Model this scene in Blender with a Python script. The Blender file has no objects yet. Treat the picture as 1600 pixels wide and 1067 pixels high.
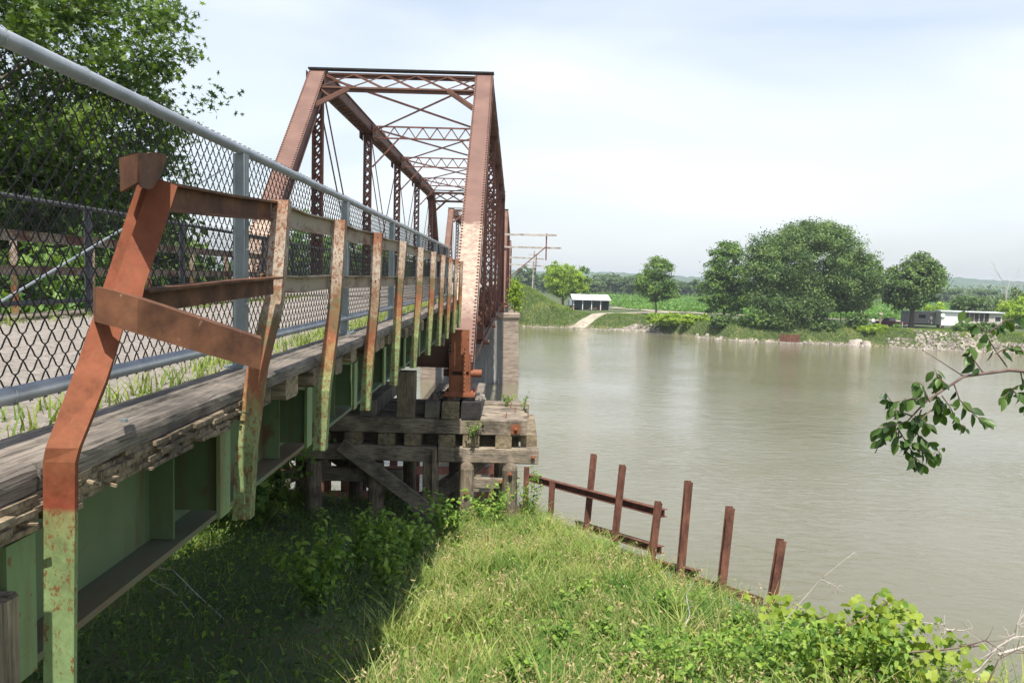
import bpy, math, random
import numpy as np
from mathutils import Vector, Matrix
R = random.Random(7); NR = np.random.default_rng(7)
scene = bpy.context.scene
col = scene.collection
rad = math.radians

# ------------------------------------------------------------------ camera
F_PX = 1290.0; CXP, CYP = 800.0, 533.5
_d = Vector(((803-CXP)/F_PX, -(436-CYP)/F_PX, 1.0)).normalized()       # world +Y seen by the camera (right, up, forward)
_s, _c = math.sin(.027), math.cos(.027)
_z = Vector((_s, _c, -(_s*_d[0]+_c*_d[1])/_d[2])).normalized()
_x = Vector(_d).cross(_z)
if _x[0] < 0: _x = -_x
right = Vector((_x[0], _d[0], _z[0])); up = Vector((_x[1], _d[1], _z[1])); fwd = Vector((_x[2], _d[2], _z[2]))
cam_d = bpy.data.cameras.new('camera'); cam = bpy.data.objects.new('camera', cam_d); col.objects.link(cam)
m = Matrix((( right.x, up.x, -fwd.x), (right.y, up.y, -fwd.y), (right.z, up.z, -fwd.z)))
cam.matrix_world = m.to_4x4()
cam_d.sensor_width = 36; cam_d.lens = 36*F_PX/1600
cam_d.clip_start = .05; cam_d.clip_end = 9000
scene.camera = cam
scene.render.resolution_x, scene.render.resolution_y = 1024, 682

def at(px, py, Y):
    """world point on the photo ray (px,py) at distance Y along the bridge"""
    a, b = (px-CXP)/F_PX, -(py-CYP)/F_PX
    v = right*a + up*b + fwd
    return v*(Y/v.y)

# ------------------------------------------------------------------ light
SUN_EL, SUN_AZ = rad(64), rad(181)       # azimuth from +Y clockwise (towards +X)
sun_dir = Vector((math.cos(SUN_EL)*math.sin(SUN_AZ), math.cos(SUN_EL)*math.cos(SUN_AZ), math.sin(SUN_EL)))
sd = bpy.data.lights.new('sun', 'SUN'); sd.energy = 5.0; sd.angle = rad(.6); sd.color = (1, .955, .88)
so = bpy.data.objects.new('sun', sd); col.objects.link(so)
so.rotation_euler = (-sun_dir).to_track_quat('-Z', 'Y').to_euler(); so.location = sun_dir*60

world = bpy.data.worlds.new('World'); scene.world = world; world.use_nodes = True
wn, wl = world.node_tree.nodes, world.node_tree.links
bg = wn['Background']; bg.inputs['Strength'].default_value = .086
sky = wn.new('ShaderNodeTexSky'); sky.sky_type = 'NISHITA'; sky.sun_disc = False
sky.sun_elevation = SUN_EL; sky.sun_rotation = SUN_AZ; sky.air_density = 1.2; sky.dust_density = 2.5; sky.altitude = 0
tc = wn.new('ShaderNodeTexCoord'); mp = wn.new('ShaderNodeMapping'); mp.inputs['Scale'].default_value = (1.0, 1.0, 4.0)
mp.inputs['Rotation'].default_value = (0, .12, .3)
wl.new(tc.outputs['Generated'], mp.inputs[0])
nz = wn.new('ShaderNodeTexNoise'); nz.inputs['Scale'].default_value = 1.5; nz.inputs['Detail'].default_value = 4; nz.inputs['Roughness'].default_value = .45
nz.inputs['Distortion'].default_value = .5
wl.new(mp.outputs[0], nz.inputs[0])
cr = wn.new('ShaderNodeValToRGB'); cr.color_ramp.elements[0].position = .30; cr.color_ramp.elements[1].position = .72
cr.color_ramp.elements[0].color = (.30,)*3+(1,); cr.color_ramp.elements[1].color = (.92,)*3+(1,)
wl.new(nz.outputs[0], cr.inputs[0])
mx = wn.new('ShaderNodeMixRGB'); mx.inputs[2].default_value = (8.7, 9.15, 9.6, 1)
sxw = wn.new('ShaderNodeSeparateXYZ'); wl.new(tc.outputs['Generated'], sxw.inputs[0])
mr = wn.new('ShaderNodeMapRange'); mr.inputs['From Min'].default_value = .22; mr.inputs['From Max'].default_value = .75; mr.inputs['To Min'].default_value = 1; mr.inputs['To Max'].default_value = .12
wl.new(sxw.outputs[2], mr.inputs[0]); mlt = wn.new('ShaderNodeMath'); mlt.operation = 'MULTIPLY'; wl.new(cr.outputs[0], mlt.inputs[0]); wl.new(mr.outputs[0], mlt.inputs[1])
wl.new(mlt.outputs[0], mx.inputs[0]); sg = wn.new('ShaderNodeMixRGB'); sg.blend_type = 'MULTIPLY'; sg.inputs[0].default_value = 1; sg.inputs[2].default_value = (1.2, 1.29, 1.40, 1); wl.new(sky.outputs[0], sg.inputs[1]); wl.new(sg.outputs[0], mx.inputs[1]); wl.new(mx.outputs[0], bg.inputs[0])

scene.view_settings.view_transform = 'Standard'; scene.view_settings.look = 'None'
scene.view_settings.exposure = .58; scene.view_settings.gamma = 1
scene.render.engine = 'CYCLES'
scene.cycles.max_bounces = 6; scene.cycles.transparent_max_bounces = 8

# ------------------------------------------------------------------ materials
def nodemat(name):
    m = bpy.data.materials.new(name); m.use_nodes = True
    n, l = m.node_tree.nodes, m.node_tree.links
    return m, n, l, n['Principled BSDF']

def ramp(n, stops):
    r = n.new('ShaderNodeValToRGB'); e = r.color_ramp.elements
    while len(e) < len(stops): e.new(.5)
    for i, (p, c) in enumerate(stops):
        e[i].position = p; e[i].color = tuple(c)+(1,) if len(c) == 3 else c
    return r

def noise(n, l, scale, detail=5, rough=.55, stretch=None, coord='Object', dist=0):
    t = n.new('ShaderNodeTexCoord'); mpp = n.new('ShaderNodeMapping')
    if stretch: mpp.inputs['Scale'].default_value = stretch
    l.new(t.outputs[coord], mpp.inputs[0])
    z = n.new('ShaderNodeTexNoise'); z.inputs['Scale'].default_value = scale
    z.inputs['Detail'].default_value = detail; z.inputs['Roughness'].default_value = rough; z.inputs['Distortion'].default_value = dist
    l.new(mpp.outputs[0], z.inputs[0]); return z

def bump(n, l, src, strength, dist, b):
    bp = n.new('ShaderNodeBump'); bp.inputs['Strength'].default_value = strength; bp.inputs['Distance'].default_value = dist
    l.new(src, bp.inputs['Height']); l.new(bp.outputs[0], b.inputs['Normal'])

def mixc(n, l, fac, a, b):
    x = n.new('ShaderNodeMixRGB')
    if isinstance(fac, float): x.inputs[0].default_value = fac
    else: l.new(fac, x.inputs[0])
    for i, v in ((1, a), (2, b)):
        if isinstance(v, tuple): x.inputs[i].default_value = tuple(v)+(1,)
        else: l.new(v, x.inputs[i])
    return x.outputs[0]

def simple(name, c1, c2, scale=6, rough=.7, stretch=None, bstr=.3, bdist=.004, metal=0, detail=6, p=(.35, .68), speck=None, coord='Object', streak=None):
    m, n, l, b = nodemat(name)
    z = noise(n, l, scale, detail, .6, stretch, coord)
    r = ramp(n, [(p[0], c1), (p[1], c2)]); l.new(z.outputs[0], r.inputs[0])
    out = r.outputs[0]
    if speck:
        z2 = noise(n, l, speck[1], 4, .65, None, coord); r2 = ramp(n, [(speck[2], (0, 0, 0)), (speck[2]+.06, (1, 1, 1))]); l.new(z2.outputs[0], r2.inputs[0])
        out = mixc(n, l, r2.outputs[0], out, speck[0])
    if streak:
        zs = noise(n, l, 1.0, 5, .7, (9, 9, .8)); rs = ramp(n, [(.50, (0, 0, 0)), (.66, (.75, .75, .75))]); l.new(zs.outputs[0], rs.inputs[0])
        out = mixc(n, l, rs.outputs[0], out, streak)
    l.new(out, b.inputs['Base Color']); b.inputs['Roughness'].default_value = rough; b.inputs['Metallic'].default_value = metal; b.inputs['Specular IOR Level'].default_value = .25 if rough > .45 else .5
    z3 = noise(n, l, scale*6, 4, .6, stretch, coord)
    if bstr: bump(n, l, z3.outputs[0], bstr, bdist, b)
    return m

def mathn(n, l, op, a, b=None, clamp=False):
    x = n.new('ShaderNodeMath'); x.operation = op; x.use_clamp = clamp
    for i, v in ((0, a), (1, b)):
        if v is None: continue
        if isinstance(v, (int, float)): x.inputs[i].default_value = v
        else: l.new(v, x.inputs[i])
    return x.outputs[0]

def paint_bands(name, bands, scale=5, rough=.6, wob=.25, specks=True, sp_pos=.58):
    """old paint coats by height on the member (world z), with ragged edges and rust breaking through"""
    m, n, l, b = nodemat(name)
    g = n.new('ShaderNodeNewGeometry'); sx = n.new('ShaderNodeSeparateXYZ'); l.new(g.outputs['Position'], sx.inputs[0])
    z = noise(n, l, scale, 6, .6, (1, 1, .45))
    h = mathn(n, l, 'ADD', sx.outputs[2], mathn(n, l, 'MULTIPLY', mathn(n, l, 'SUBTRACT', z.outputs[0], .5), wob))
    if specks and wob > .2:
        oi = n.new('ShaderNodeObjectInfo'); h = mathn(n, l, 'ADD', h, mathn(n, l, 'MULTIPLY', mathn(n, l, 'SUBTRACT', oi.outputs['Random'], .5), .22))
        zf = noise(n, l, 26, 6, .75, (1, 1, .6)); h = mathn(n, l, 'ADD', h, mathn(n, l, 'MULTIPLY', mathn(n, l, 'SUBTRACT', zf.outputs[0], .5), .5))
    z0, z1 = bands[0][0], bands[-1][0]
    t = mathn(n, l, 'DIVIDE', mathn(n, l, 'SUBTRACT', h, z0), z1-z0, True)
    r = ramp(n, [((bz-z0)/(z1-z0), c) for bz, c in bands]); l.new(t, r.inputs[0])
    out = r.outputs[0]
    z4 = noise(n, l, 9, 9, .75); r4 = ramp(n, [(.3, (.50, .46, .44)), (.5, (.95, .95, .95)), (.7, (1.22, 1.25, 1.3))]); l.new(z4.outputs[0], r4.inputs[0])
    mm = n.new('ShaderNodeMixRGB'); mm.blend_type = 'MULTIPLY'; mm.inputs[0].default_value = 1; l.new(out, mm.inputs[1]); l.new(r4.outputs[0], mm.inputs[2]); out = mm.outputs[0]
    if specks:
        z2 = noise(n, l, 62, 6, .8, (1, 1, .55)); r2 = ramp(n, [(sp_pos-.02, (0, 0, 0)), (sp_pos+.06, (.92, .92, .92))]); l.new(z2.outputs[0], r2.inputs[0])
        out = mixc(n, l, r2.outputs[0], out, (.16, .06, .025))
    l.new(out, b.inputs['Base Color']); b.inputs['Roughness'].default_value = rough+.15; b.inputs['Specular IOR Level'].default_value = .2
    z3 = noise(n, l, 60, 4); bump(n, l, z3.outputs[0], .35, .002, b)
    return m

def foliage(name, dark, light, trans=.35, rough=.55):
    m, n, l, b = nodemat(name)
    a = n.new('ShaderNodeAttribute'); a.attribute_name = 'tint'
    r = ramp(n, [(0, dark), (1, light)]); l.new(a.outputs['Fac'], r.inputs[0])
    l.new(r.outputs[0], b.inputs['Base Color']); b.inputs['Roughness'].default_value = rough
    b.inputs['Specular IOR Level'].default_value = .3
    tr = n.new('ShaderNodeBsdfTranslucent'); hs = n.new('ShaderNodeMixRGB'); hs.blend_type = 'MULTIPLY'; hs.inputs[0].default_value = 1
    hs.inputs[2].default_value = (1.5, 1.5, .6, 1); l.new(r.outputs[0], hs.inputs[1]); l.new(hs.outputs[0], tr.inputs[0])
    mxx = n.new('ShaderNodeMixShader'); mxx.inputs[0].default_value = trans
    l.new(b.outputs[0], mxx.inputs[1]); l.new(tr.outputs[0], mxx.inputs[2]); l.new(mxx.outputs[0], n['Material Output'].inputs[0])
    return m

M = {}
M['truss'] = simple('truss_rust_paint', (.12, .060, .043), (.185, .096, .068), 1.6, .65, None, .35, .004, speck=((.12, .045, .03), 9, .66))
M['truss_dark'] = simple('truss_dark_rust', (.10, .042, .03), (.20, .085, .06), 2.5, .75, None, .3, .004)
M['rivet'] = simple('rusted_rivet', (.05, .02, .014), (.11, .045, .03), 8, .7)
M['black_steel'] = simple('blackened_steel', (.012, .011, .011), (.035, .028, .026), 4, .7)
M['shoe'] = simple('shoe_orange_rust', (.19, .068, .032), (.29, .11, .055), 4, .7, speck=((.12, .04, .02), 14, .62))
# bleached patch low on the near end posts
def bleached():
    m, n, l, b = nodemat('end_post_bleached')
    z = noise(n, l, 1.6, 5, .6); r = ramp(n, [(.35, (.125, .062, .044)), (.68, (.185, .098, .070))]); l.new(z.outputs[0], r.inputs[0])
    g = n.new('ShaderNodeNewGeometry'); sx = n.new('ShaderNodeSeparateXYZ'); l.new(g.outputs['Position'], sx.inputs[0])
    z1 = noise(n, l, 4.5, 7, .7)
    h = mathn(n, l, 'ADD', sx.outputs[2], mathn(n, l, 'MULTIPLY', mathn(n, l, 'SUBTRACT', z1.outputs[0], .5), .55))
    up_ = mathn(n, l, 'MULTIPLY', mathn(n, l, 'SUBTRACT', 1.42, h), 9, True)
    lo_ = mathn(n, l, 'MULTIPLY', mathn(n, l, 'SUBTRACT', h, -.95), 3.0, True)
    msk = mathn(n, l, 'MULTIPLY', up_, lo_)
    z2 = noise(n, l, 7, 7, .75, (1, 1, 1.6)); r2 = ramp(n, [(.44, (1, 1, 1)), (.66, (.15, .15, .15))]); l.new(z2.outputs[0], r2.inputs[0])
    msk = mathn(n, l, 'MULTIPLY', msk, r2.outputs[0])
    l.new(mixc(n, l, msk, r.outputs[0], (.40, .295, .22)), b.inputs['Base Color']); b.inputs['Roughness'].default_value = .65
    z3 = noise(n, l, 40, 4); bump(n, l, z3.outputs[0], .3, .003, b)
    return m
M['bleached'] = bleached()
GREEN = (.215, .31, .15); 
M['post'] = paint_bands('railing_post_paint', [(-1.0, (.20, .28, .125)), (-.62, (.21, .26, .11)), (-.50, (.23, .16, .065)), (-.36, (.22, .075, .035)), (-.22, (.085, .095, .045)), (-.10, (.26, .20, .14)), (.12, (.36, .31, .245)), (.30, (.33, .24, .17)), (.34, (.24, .11, .06))], 7, wob=.45, sp_pos=.515)
M['near_post'] = paint_bands('near_post_paint', [(-1.0, (.20, .28, .12)), (-.66, (.20, .27, .11)), (-.575, (.22, .21, .085)), (-.562, (.23, .055, .028)), (-.45, (.20, .070, .032)), (-.1, (.205, .060, .028)), (.34, (.165, .050, .022))], 5, wob=.035, sp_pos=.55)
M['rust_rail'] = simple('brown_rust_rail', (.062, .028, .016), (.185, .080, .040), 8, .75, None, .4, .003, speck=((.36, .25, .17), 30, .68))
M['cream_rail'] = simple('peeling_cream_rail', (.31, .255, .185), (.15, .062, .035), 6, .65, (1, .35, 1), .3, .003, p=(.50, .62), speck=((.15, .06, .03), 25, .62))
M['green'] = simple('green_girder_paint', (.085, .13, .058), (.135, .18, .088), 1.7, .6, None, .25, .003, speck=((.12, .075, .035), 2.6, .58), streak=(.12, .085, .04))
M['green_light'] = simple('light_green_paint', (.18, .27, .12), (.23, .32, .145), 4, .55, None, .25, .002, speck=((.22, .12, .05), 22, .60), streak=(.20, .15, .07))
M['flange'] = simple('rusty_green_flange', (.11, .155, .095), (.15, .11, .07), 2.5, .6, (1, .4, 1), .3, .003, p=(.42, .58))
M['galv'] = simple('galvanised_steel', (.24, .265, .29), (.34, .365, .39), 9, .48, None, .12, .001, .35)
M['galv_post'] = simple('galvanised_post', (.17, .20, .205), (.25, .28, .285), 7, .5, None, .12, .001, .35)
M['galv_dark'] = simple('dull_grey_pipe', (.055, .058, .062), (.10, .105, .11), 9, .6)
M['wire'] = simple('dark_mesh_wire', (.016, .014, .013), (.038, .031, .028), 20, .6, None, 0, 0, .0)
M['wire_far'] = simple('grey_mesh_wire', (.022, .022, .022), (.05, .05, .05), 20, .6, None, 0, 0, 0)
def wood(name, dark, light, stretch, scale=5, bstr=.9, bdist=.012):
    m, n, l, b = nodemat(name)
    z = noise(n, l, scale, 8, .65, stretch, dist=.6)
    r = ramp(n, [(.33, dark), (.46, tuple(.5*(a+c) for a, c in zip(dark, light))), (.68, light)]); l.new(z.outputs[0], r.inputs[0])
    z2 = noise(n, l, 2.1, 6, .65); r2 = ramp(n, [(.36, (.38, .36, .34)), (.6, (1.05, 1, .94))]); l.new(z2.outputs[0], r2.inputs[0])
    mm = n.new('ShaderNodeMixRGB'); mm.blend_type = 'MULTIPLY'; mm.inputs[0].default_value = 1; l.new(r.outputs[0], mm.inputs[1]); l.new(r2.outputs[0], mm.inputs[2])
    l.new(mm.outputs[0], b.inputs['Base Color']); b.inputs['Roughness'].default_value = .9
    bump(n, l, z.outputs[0], bstr, bdist, b); return m
M['wood_y'] = wood('weathered_plank', (.045, .038, .033), (.31, .275, .235), (26, 1.0, 26), bstr=.7, bdist=.006)
M['wood_x'] = wood('weathered_beam', (.045, .036, .028), (.43, .37, .29), (.8, 12, 14))
M['wood_z'] = wood('weathered_pile', (.055, .045, .034), (.40, .33, .24), (13, 13, .7))
M['wood_end'] = wood('beam_end_grain', (.085, .07, .05), (.34, .28, .18), (5, 5, 5), 3)
M['wood_rot'] = wood('rotten_tie_wood', (.06, .04, .026), (.42, .34, .23), (.8, 9, 9), 4, 1.0, .02)
M['wood_tar'] = wood('creosote_beam_end', (.010, .010, .011), (.05, .046, .044), (6, 6, 6), 6)
M['wood_grey'] = wood('grey_crossarm', (.3, .28, .26), (.55, .52, .48), (1, 9, 9))
M['gravel'] = simple('gravel_deck', (.20, .175, .15), (.34, .305, .265), 26, .95, None, .8, .012, detail=8, speck=((.14, .115, .09), 60, .58))
M['soil'] = simple('bank_soil', (.07, .075, .03), (.16, .15, .07), 1.2, .95, None, .5, .03)
M['pierL'] = simple('sunlit_pier_concrete', (.20, .155, .12), (.38, .31, .245), 1.1, .9, (1, 1, 4.5), .4, .02, speck=((.13, .11, .09), 5, .64))  # lit copy of the pier concrete, sunlight put into its paler tone
M['pile'] = simple('rusted_h_pile', (.075, .032, .022), (.20, .088, .056), 5, .85, (1, 1, .35), .5, .006, speck=((.05, .025, .02), 11, .60))
M['leaf_maple'] = foliage('maple_leaves', (.026, .065, .014), (.21, .31, .05), .40)
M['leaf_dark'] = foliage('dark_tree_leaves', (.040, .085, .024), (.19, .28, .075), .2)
M['leaf_mid'] = foliage('mid_tree_leaves', (.055, .12, .026), (.24, .36, .085), .32)
M['leaf_bright'] = foliage('bright_tree_leaves', (.16, .26, .025), (.42, .54, .07), .4)
M['leaf_far'] = foliage('far_tree_leaves', (.07, .12, .05), (.19, .27, .11), .25)
M['leaf_vine'] = foliage('vine_leaves', (.10, .18, .02), (.33, .40, .06), .42, .5)
M['leaf_weed'] = foliage('weed_leaves', (.06, .14, .02), (.28, .40, .07), .38, .5)
M['leaf_branch'] = foliage('branch_leaves', (.018, .048, .014), (.10, .17, .035), .32, .4)
M['grass'] = foliage('bank_grass', (.055, .145, .018), (.38, .40, .12), .36, .7)
M['straw'] = foliage('seeding_grass', (.32, .25, .12), (.58, .47, .27), .3, .8)
M['corn'] = foliage('corn_leaves', (.075, .17, .03), (.19, .34, .07), .35)
M['bark'] = simple('tree_bark', (.08, .065, .05), (.19, .16, .13), 5, .95, (3, 3, .6), .7, .02)
M['bark_pale'] = simple('dead_twig_bark', (.30, .26, .22), (.5, .45, .4), 9, .9)
M['bark_twig'] = simple('brown_twig_bark', (.10, .065, .055), (.2, .14, .12), 20, .8)
M['rock'] = simple('riprap_stone', (.22, .19, .165), (.47, .415, .35), .8, .9, None, .5, .03, detail=3)
M['road'] = simple('pale_gravel_road', (.27, .235, .175), (.42, .37, .29), .6, .95)

def water_mat():
    m, n, l, b = nodemat('river_water')
    z = noise(n, l, .035, 4, .5); r = ramp(n, [(.35, (.138, .128, .080)), (.7, (.180, .166, .112))]); l.new(z.outputs[0], r.inputs[0])
    l.new(r.outputs[0], b.inputs['Base Color']); b.inputs['Roughness'].default_value = .045; b.inputs['IOR'].default_value = 1.333
    b.inputs['Specular IOR Level'].default_value = .5
    a = noise(n, l, 1.9, 5, .6, (.7, 1.3, 1), dist=1.2); c = noise(n, l, .22, 3, .5, (.7, 1.4, 1), dist=2.2)
    patch = noise(n, l, .05, 3, .5, (.6, 1.6, 1)); rp = ramp(n, [(.35, (.25,)*3), (.65, (1,)*3)]); l.new(patch.outputs[0], rp.inputs[0])
    s = mathn(n, l, 'ADD', mathn(n, l, 'MULTIPLY', mathn(n, l, 'MULTIPLY', a.outputs[0], .26), rp.outputs[0]), mathn(n, l, 'MULTIPLY', c.outputs[0], .2))
    bump(n, l, s, .21, 1.0, b)
    return m
M['water'] = water_mat()

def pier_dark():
    m, n, l, b = nodemat('shaded_streaked_pier_concrete')  # deck shade painted in as darker concrete; the pale streaks are real staining
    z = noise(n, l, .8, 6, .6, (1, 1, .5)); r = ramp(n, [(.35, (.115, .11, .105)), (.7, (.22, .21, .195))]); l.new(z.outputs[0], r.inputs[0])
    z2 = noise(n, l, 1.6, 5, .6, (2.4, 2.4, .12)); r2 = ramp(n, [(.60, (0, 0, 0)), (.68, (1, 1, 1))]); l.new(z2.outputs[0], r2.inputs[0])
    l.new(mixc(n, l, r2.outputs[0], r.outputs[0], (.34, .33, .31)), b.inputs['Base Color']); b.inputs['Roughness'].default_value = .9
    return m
M['pierD'] = pier_dark()

def ground_mat():
    m, n, l, b = nodemat('ground_cover')
    z = noise(n, l, .5, 8, .65); r = ramp(n, [(.3, (.030, .036, .014)), (.5, (.06, .085, .024)), (.72, (.12, .115, .045))]); l.new(z.outputs[0], r.inputs[0])
    g = n.new('ShaderNodeNewGeometry'); sx = n.new('ShaderNodeSeparateXYZ'); l.new(g.outputs['Position'], sx.inputs[0])
    zz = noise(n, l, 1.5, 4)
    h = mathn(n, l, 'ADD', sx.outputs[2], mathn(n, l, 'MULTIPLY', zz.outputs[0], .7))
    f = mathn(n, l, 'MULTIPLY', mathn(n, l, 'SUBTRACT', -8.15, h), 4, True)
    l.new(mixc(n, l, f, r.outputs[0], (.19, .155, .105)), b.inputs['Base Color']); b.inputs['Roughness'].default_value = .95
    bump(n, l, z.outputs[0], .6, .08, b); return m
M['ground'] = ground_mat()
M['hill'] = simple('wooded_hill', (.045, .085, .05), (.085, .135, .065), .018, .95, None, .9, 6, detail=8)
def flat(name, c, rough=.6, var=.12, sc=3, metal=0):
    return simple(name, tuple(x*(1-var) for x in c), tuple(min(1, x*(1+var)) for x in c), sc, rough, None, .1, .003, metal)

# ------------------------------------------------------------------ mesh helpers
class MB:
    def __init__(s): s.v = []; s.f = []; s.rv = []
    def add(s, vs, fs):
        o = len(s.v); s.v += [tuple(v) for v in vs]; s.f += [tuple(i+o for i in f) for f in fs]; return s
    def box(s, x0, x1, y0, y1, z0, z1):
        vs = [(x0, y0, z0), (x1, y0, z0), (x1, y1, z0), (x0, y1, z0), (x0, y0, z1), (x1, y0, z1), (x1, y1, z1), (x0, y1, z1)]
        return s.add(vs, [(0, 3, 2, 1), (4, 5, 6, 7), (0, 1, 5, 4), (1, 2, 6, 5), (2, 3, 7, 6), (3, 0, 4, 7)])
    def bar(s, a, b, w, h, side=None, off=(0, 0)):
        """rectangular bar from a to b; w along `side` axis, h along the other; off shifts in that frame"""
        a, b = Vector(a), Vector(b); d = (b-a).normalized()
        sx = Vector(side) if side else (Vector((0, 0, 1)).cross(d) if abs(d.z) < .95 else Vector((1, 0, 0)))
        sx = (sx - d*sx.dot(d)).normalized(); sz = d.cross(sx)
        vs = []
        for p in (a, b):
            for i, j in ((-1, -1), (1, -1), (1, 1), (-1, 1)):
                vs.append(p + sx*(off[0]+i*w/2) + sz*(off[1]+j*h/2))
        return s.add(vs, [(0, 1, 2, 3), (7, 6, 5, 4), (0, 4, 5, 1), (1, 5, 6, 2), (2, 6, 7, 3), (3, 7, 4, 0)])
    def tube(s, pts, rr, n=8, cap=True):
        pts = [Vector(p) for p in pts]
        if not hasattr(rr, '__len__'): rr = [rr]*len(pts)
        o = len(s.v); prev = None
        for i, p in enumerate(pts):
            d = (pts[min(i+1, len(pts)-1)] - pts[max(i-1, 0)]).normalized()
            if prev is None: u = d.orthogonal().normalized()
            else: u = (prev - d*prev.dot(d)); u = u.normalized() if u.length > 1e-6 else d.orthogonal().normalized()
            prev = u; w = d.cross(u)
            for k in range(n):
                a = 2*math.pi*k/n
                s.v.append(tuple(p + (u*math.cos(a)+w*math.sin(a))*rr[i]))
        for i in range(len(pts)-1):
            for k in range(n):
                k2 = (k+1) % n
                s.f.append((o+i*n+k, o+i*n+k2, o+(i+1)*n+k2, o+(i+1)*n+k))
        if cap:
            s.f.append(tuple(o+k for k in reversed(range(n)))); s.f.append(tuple(o+(len(pts)-1)*n+k for k in range(n)))
        return s
    def dome(s, c, nrm, r, h, n=6):
        c = Vector(c); nn = Vector(nrm).normalized(); u = nn.orthogonal().normalized(); w = nn.cross(u); o = len(s.v)
        for rr, hh in ((r, 0), (r*.75, h*.7)):
            for k in range(n):
                a = 2*math.pi*k/n; s.v.append(tuple(c+nn*hh+(u*math.cos(a)+w*math.sin(a))*rr))
        s.v.append(tuple(c+nn*h))
        for k in range(n):
            k2 = (k+1) % n; s.f.append((o+k, o+k2, o+n+k2, o+n+k)); s.f.append((o+n+k, o+n+k2, o+2*n))
        return s
    def sweep(s, prof, pts, frames, close=True):
        """sweep closed 2-D profile (a,b) along pts with frames [(A,B)]"""
        o = len(s.v); n = len(prof)
        for p, (A, B) in zip(pts, frames):
            for a, b in prof: s.v.append(tuple(Vector(p)+Vector(A)*a+Vector(B)*b))
        for i in range(len(pts)-1):
            for k in range(n):
                k2 = (k+1) % n; s.f.append((o+i*n+k, o+i*n+k2, o+(i+1)*n+k2, o+(i+1)*n+k))
        s.f.append(tuple(o+k for k in reversed(range(n)))); s.f.append(tuple(o+(len(pts)-1)*n+k for k in range(n)))
        return s
    def build(s, name, mat, parent=None, loc=None, smooth=False, bevel=0):
        me = bpy.data.meshes.new(name); me.from_pydata(s.v, [], s.f); me.validate(); me.update()
        me.materials.append(mat)
        o = bpy.data.objects.new(name, me); col.objects.link(o)
        if parent: o.parent = parent
        if loc: o.location = loc
        if smooth: me.polygons.foreach_set('use_smooth', [True]*len(me.polygons))
        if bevel:
            b = o.modifiers.new('bevel', 'BEVEL'); b.width = bevel; b.segments = 1; b.limit_method = 'ANGLE'
        return o

def np_obj(name, V, Fc, mat, parent=None, tint=None, loc=None, smooth=False):
    """V (n,3); Fc (m,k) all faces with k corners"""
    me = bpy.data.meshes.new(name); m_, k = Fc.shape
    me.vertices.add(len(V)); me.vertices.foreach_set('co', np.ascontiguousarray(V, dtype=np.float32).ravel())
    me.loops.add(m_*k); me.loops.foreach_set('vertex_index', np.ascontiguousarray(Fc, dtype=np.int32).ravel())
    me.polygons.add(m_); me.polygons.foreach_set('loop_start', np.arange(m_, dtype=np.int32)*k)
    me.polygons.foreach_set('loop_total', np.full(m_, k, dtype=np.int32))
    me.update(calc_edges=True)
    me.polygons.foreach_set('use_smooth', np.full(m_, bool(smooth)))
    if tint is not None:
        a = me.attributes.new('tint', 'FLOAT', 'FACE'); a.data.foreach_set('value', np.clip(tint, 0, 1).astype(np.float32))
    me.materials.append(mat)
    o = bpy.data.objects.new(name, me); col.objects.link(o)
    if parent: o.parent = parent
    if loc is not None: o.location = loc
    return o

def tag(o, label=None, cat=None, group=None, kind=None):
    if label: o['label'] = label
    if cat: o['category'] = cat
    if group: o['group'] = group
    if kind: o['kind'] = kind
    return o
def empty(name, loc, label, cat, group=None):
    o = bpy.data.objects.new(name, None); col.objects.link(o); o.location = loc; o.empty_display_size = .3
    return tag(o, label, cat, group)
def copy_tree(o, parent=None):
    c = o.copy(); col.objects.link(c); c.parent = parent
    for ch in list(o.children): copy_tree(ch, c)
    return c

# ------------------------------------------------------------------ terrain
WZ = -9.0
SX = np.array([-400, -60, -3, 2, 10, 19, 24, 27.5, 31.4, 36, 46, 56, 63.4, 70, 90, 140, 400.])
SY = np.array([185, 175, 166, 157, 158, 154, 153.5, 148, 139.6, 133, 132, 129.5, 125.6, 124, 119, 110, 60.])
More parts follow.
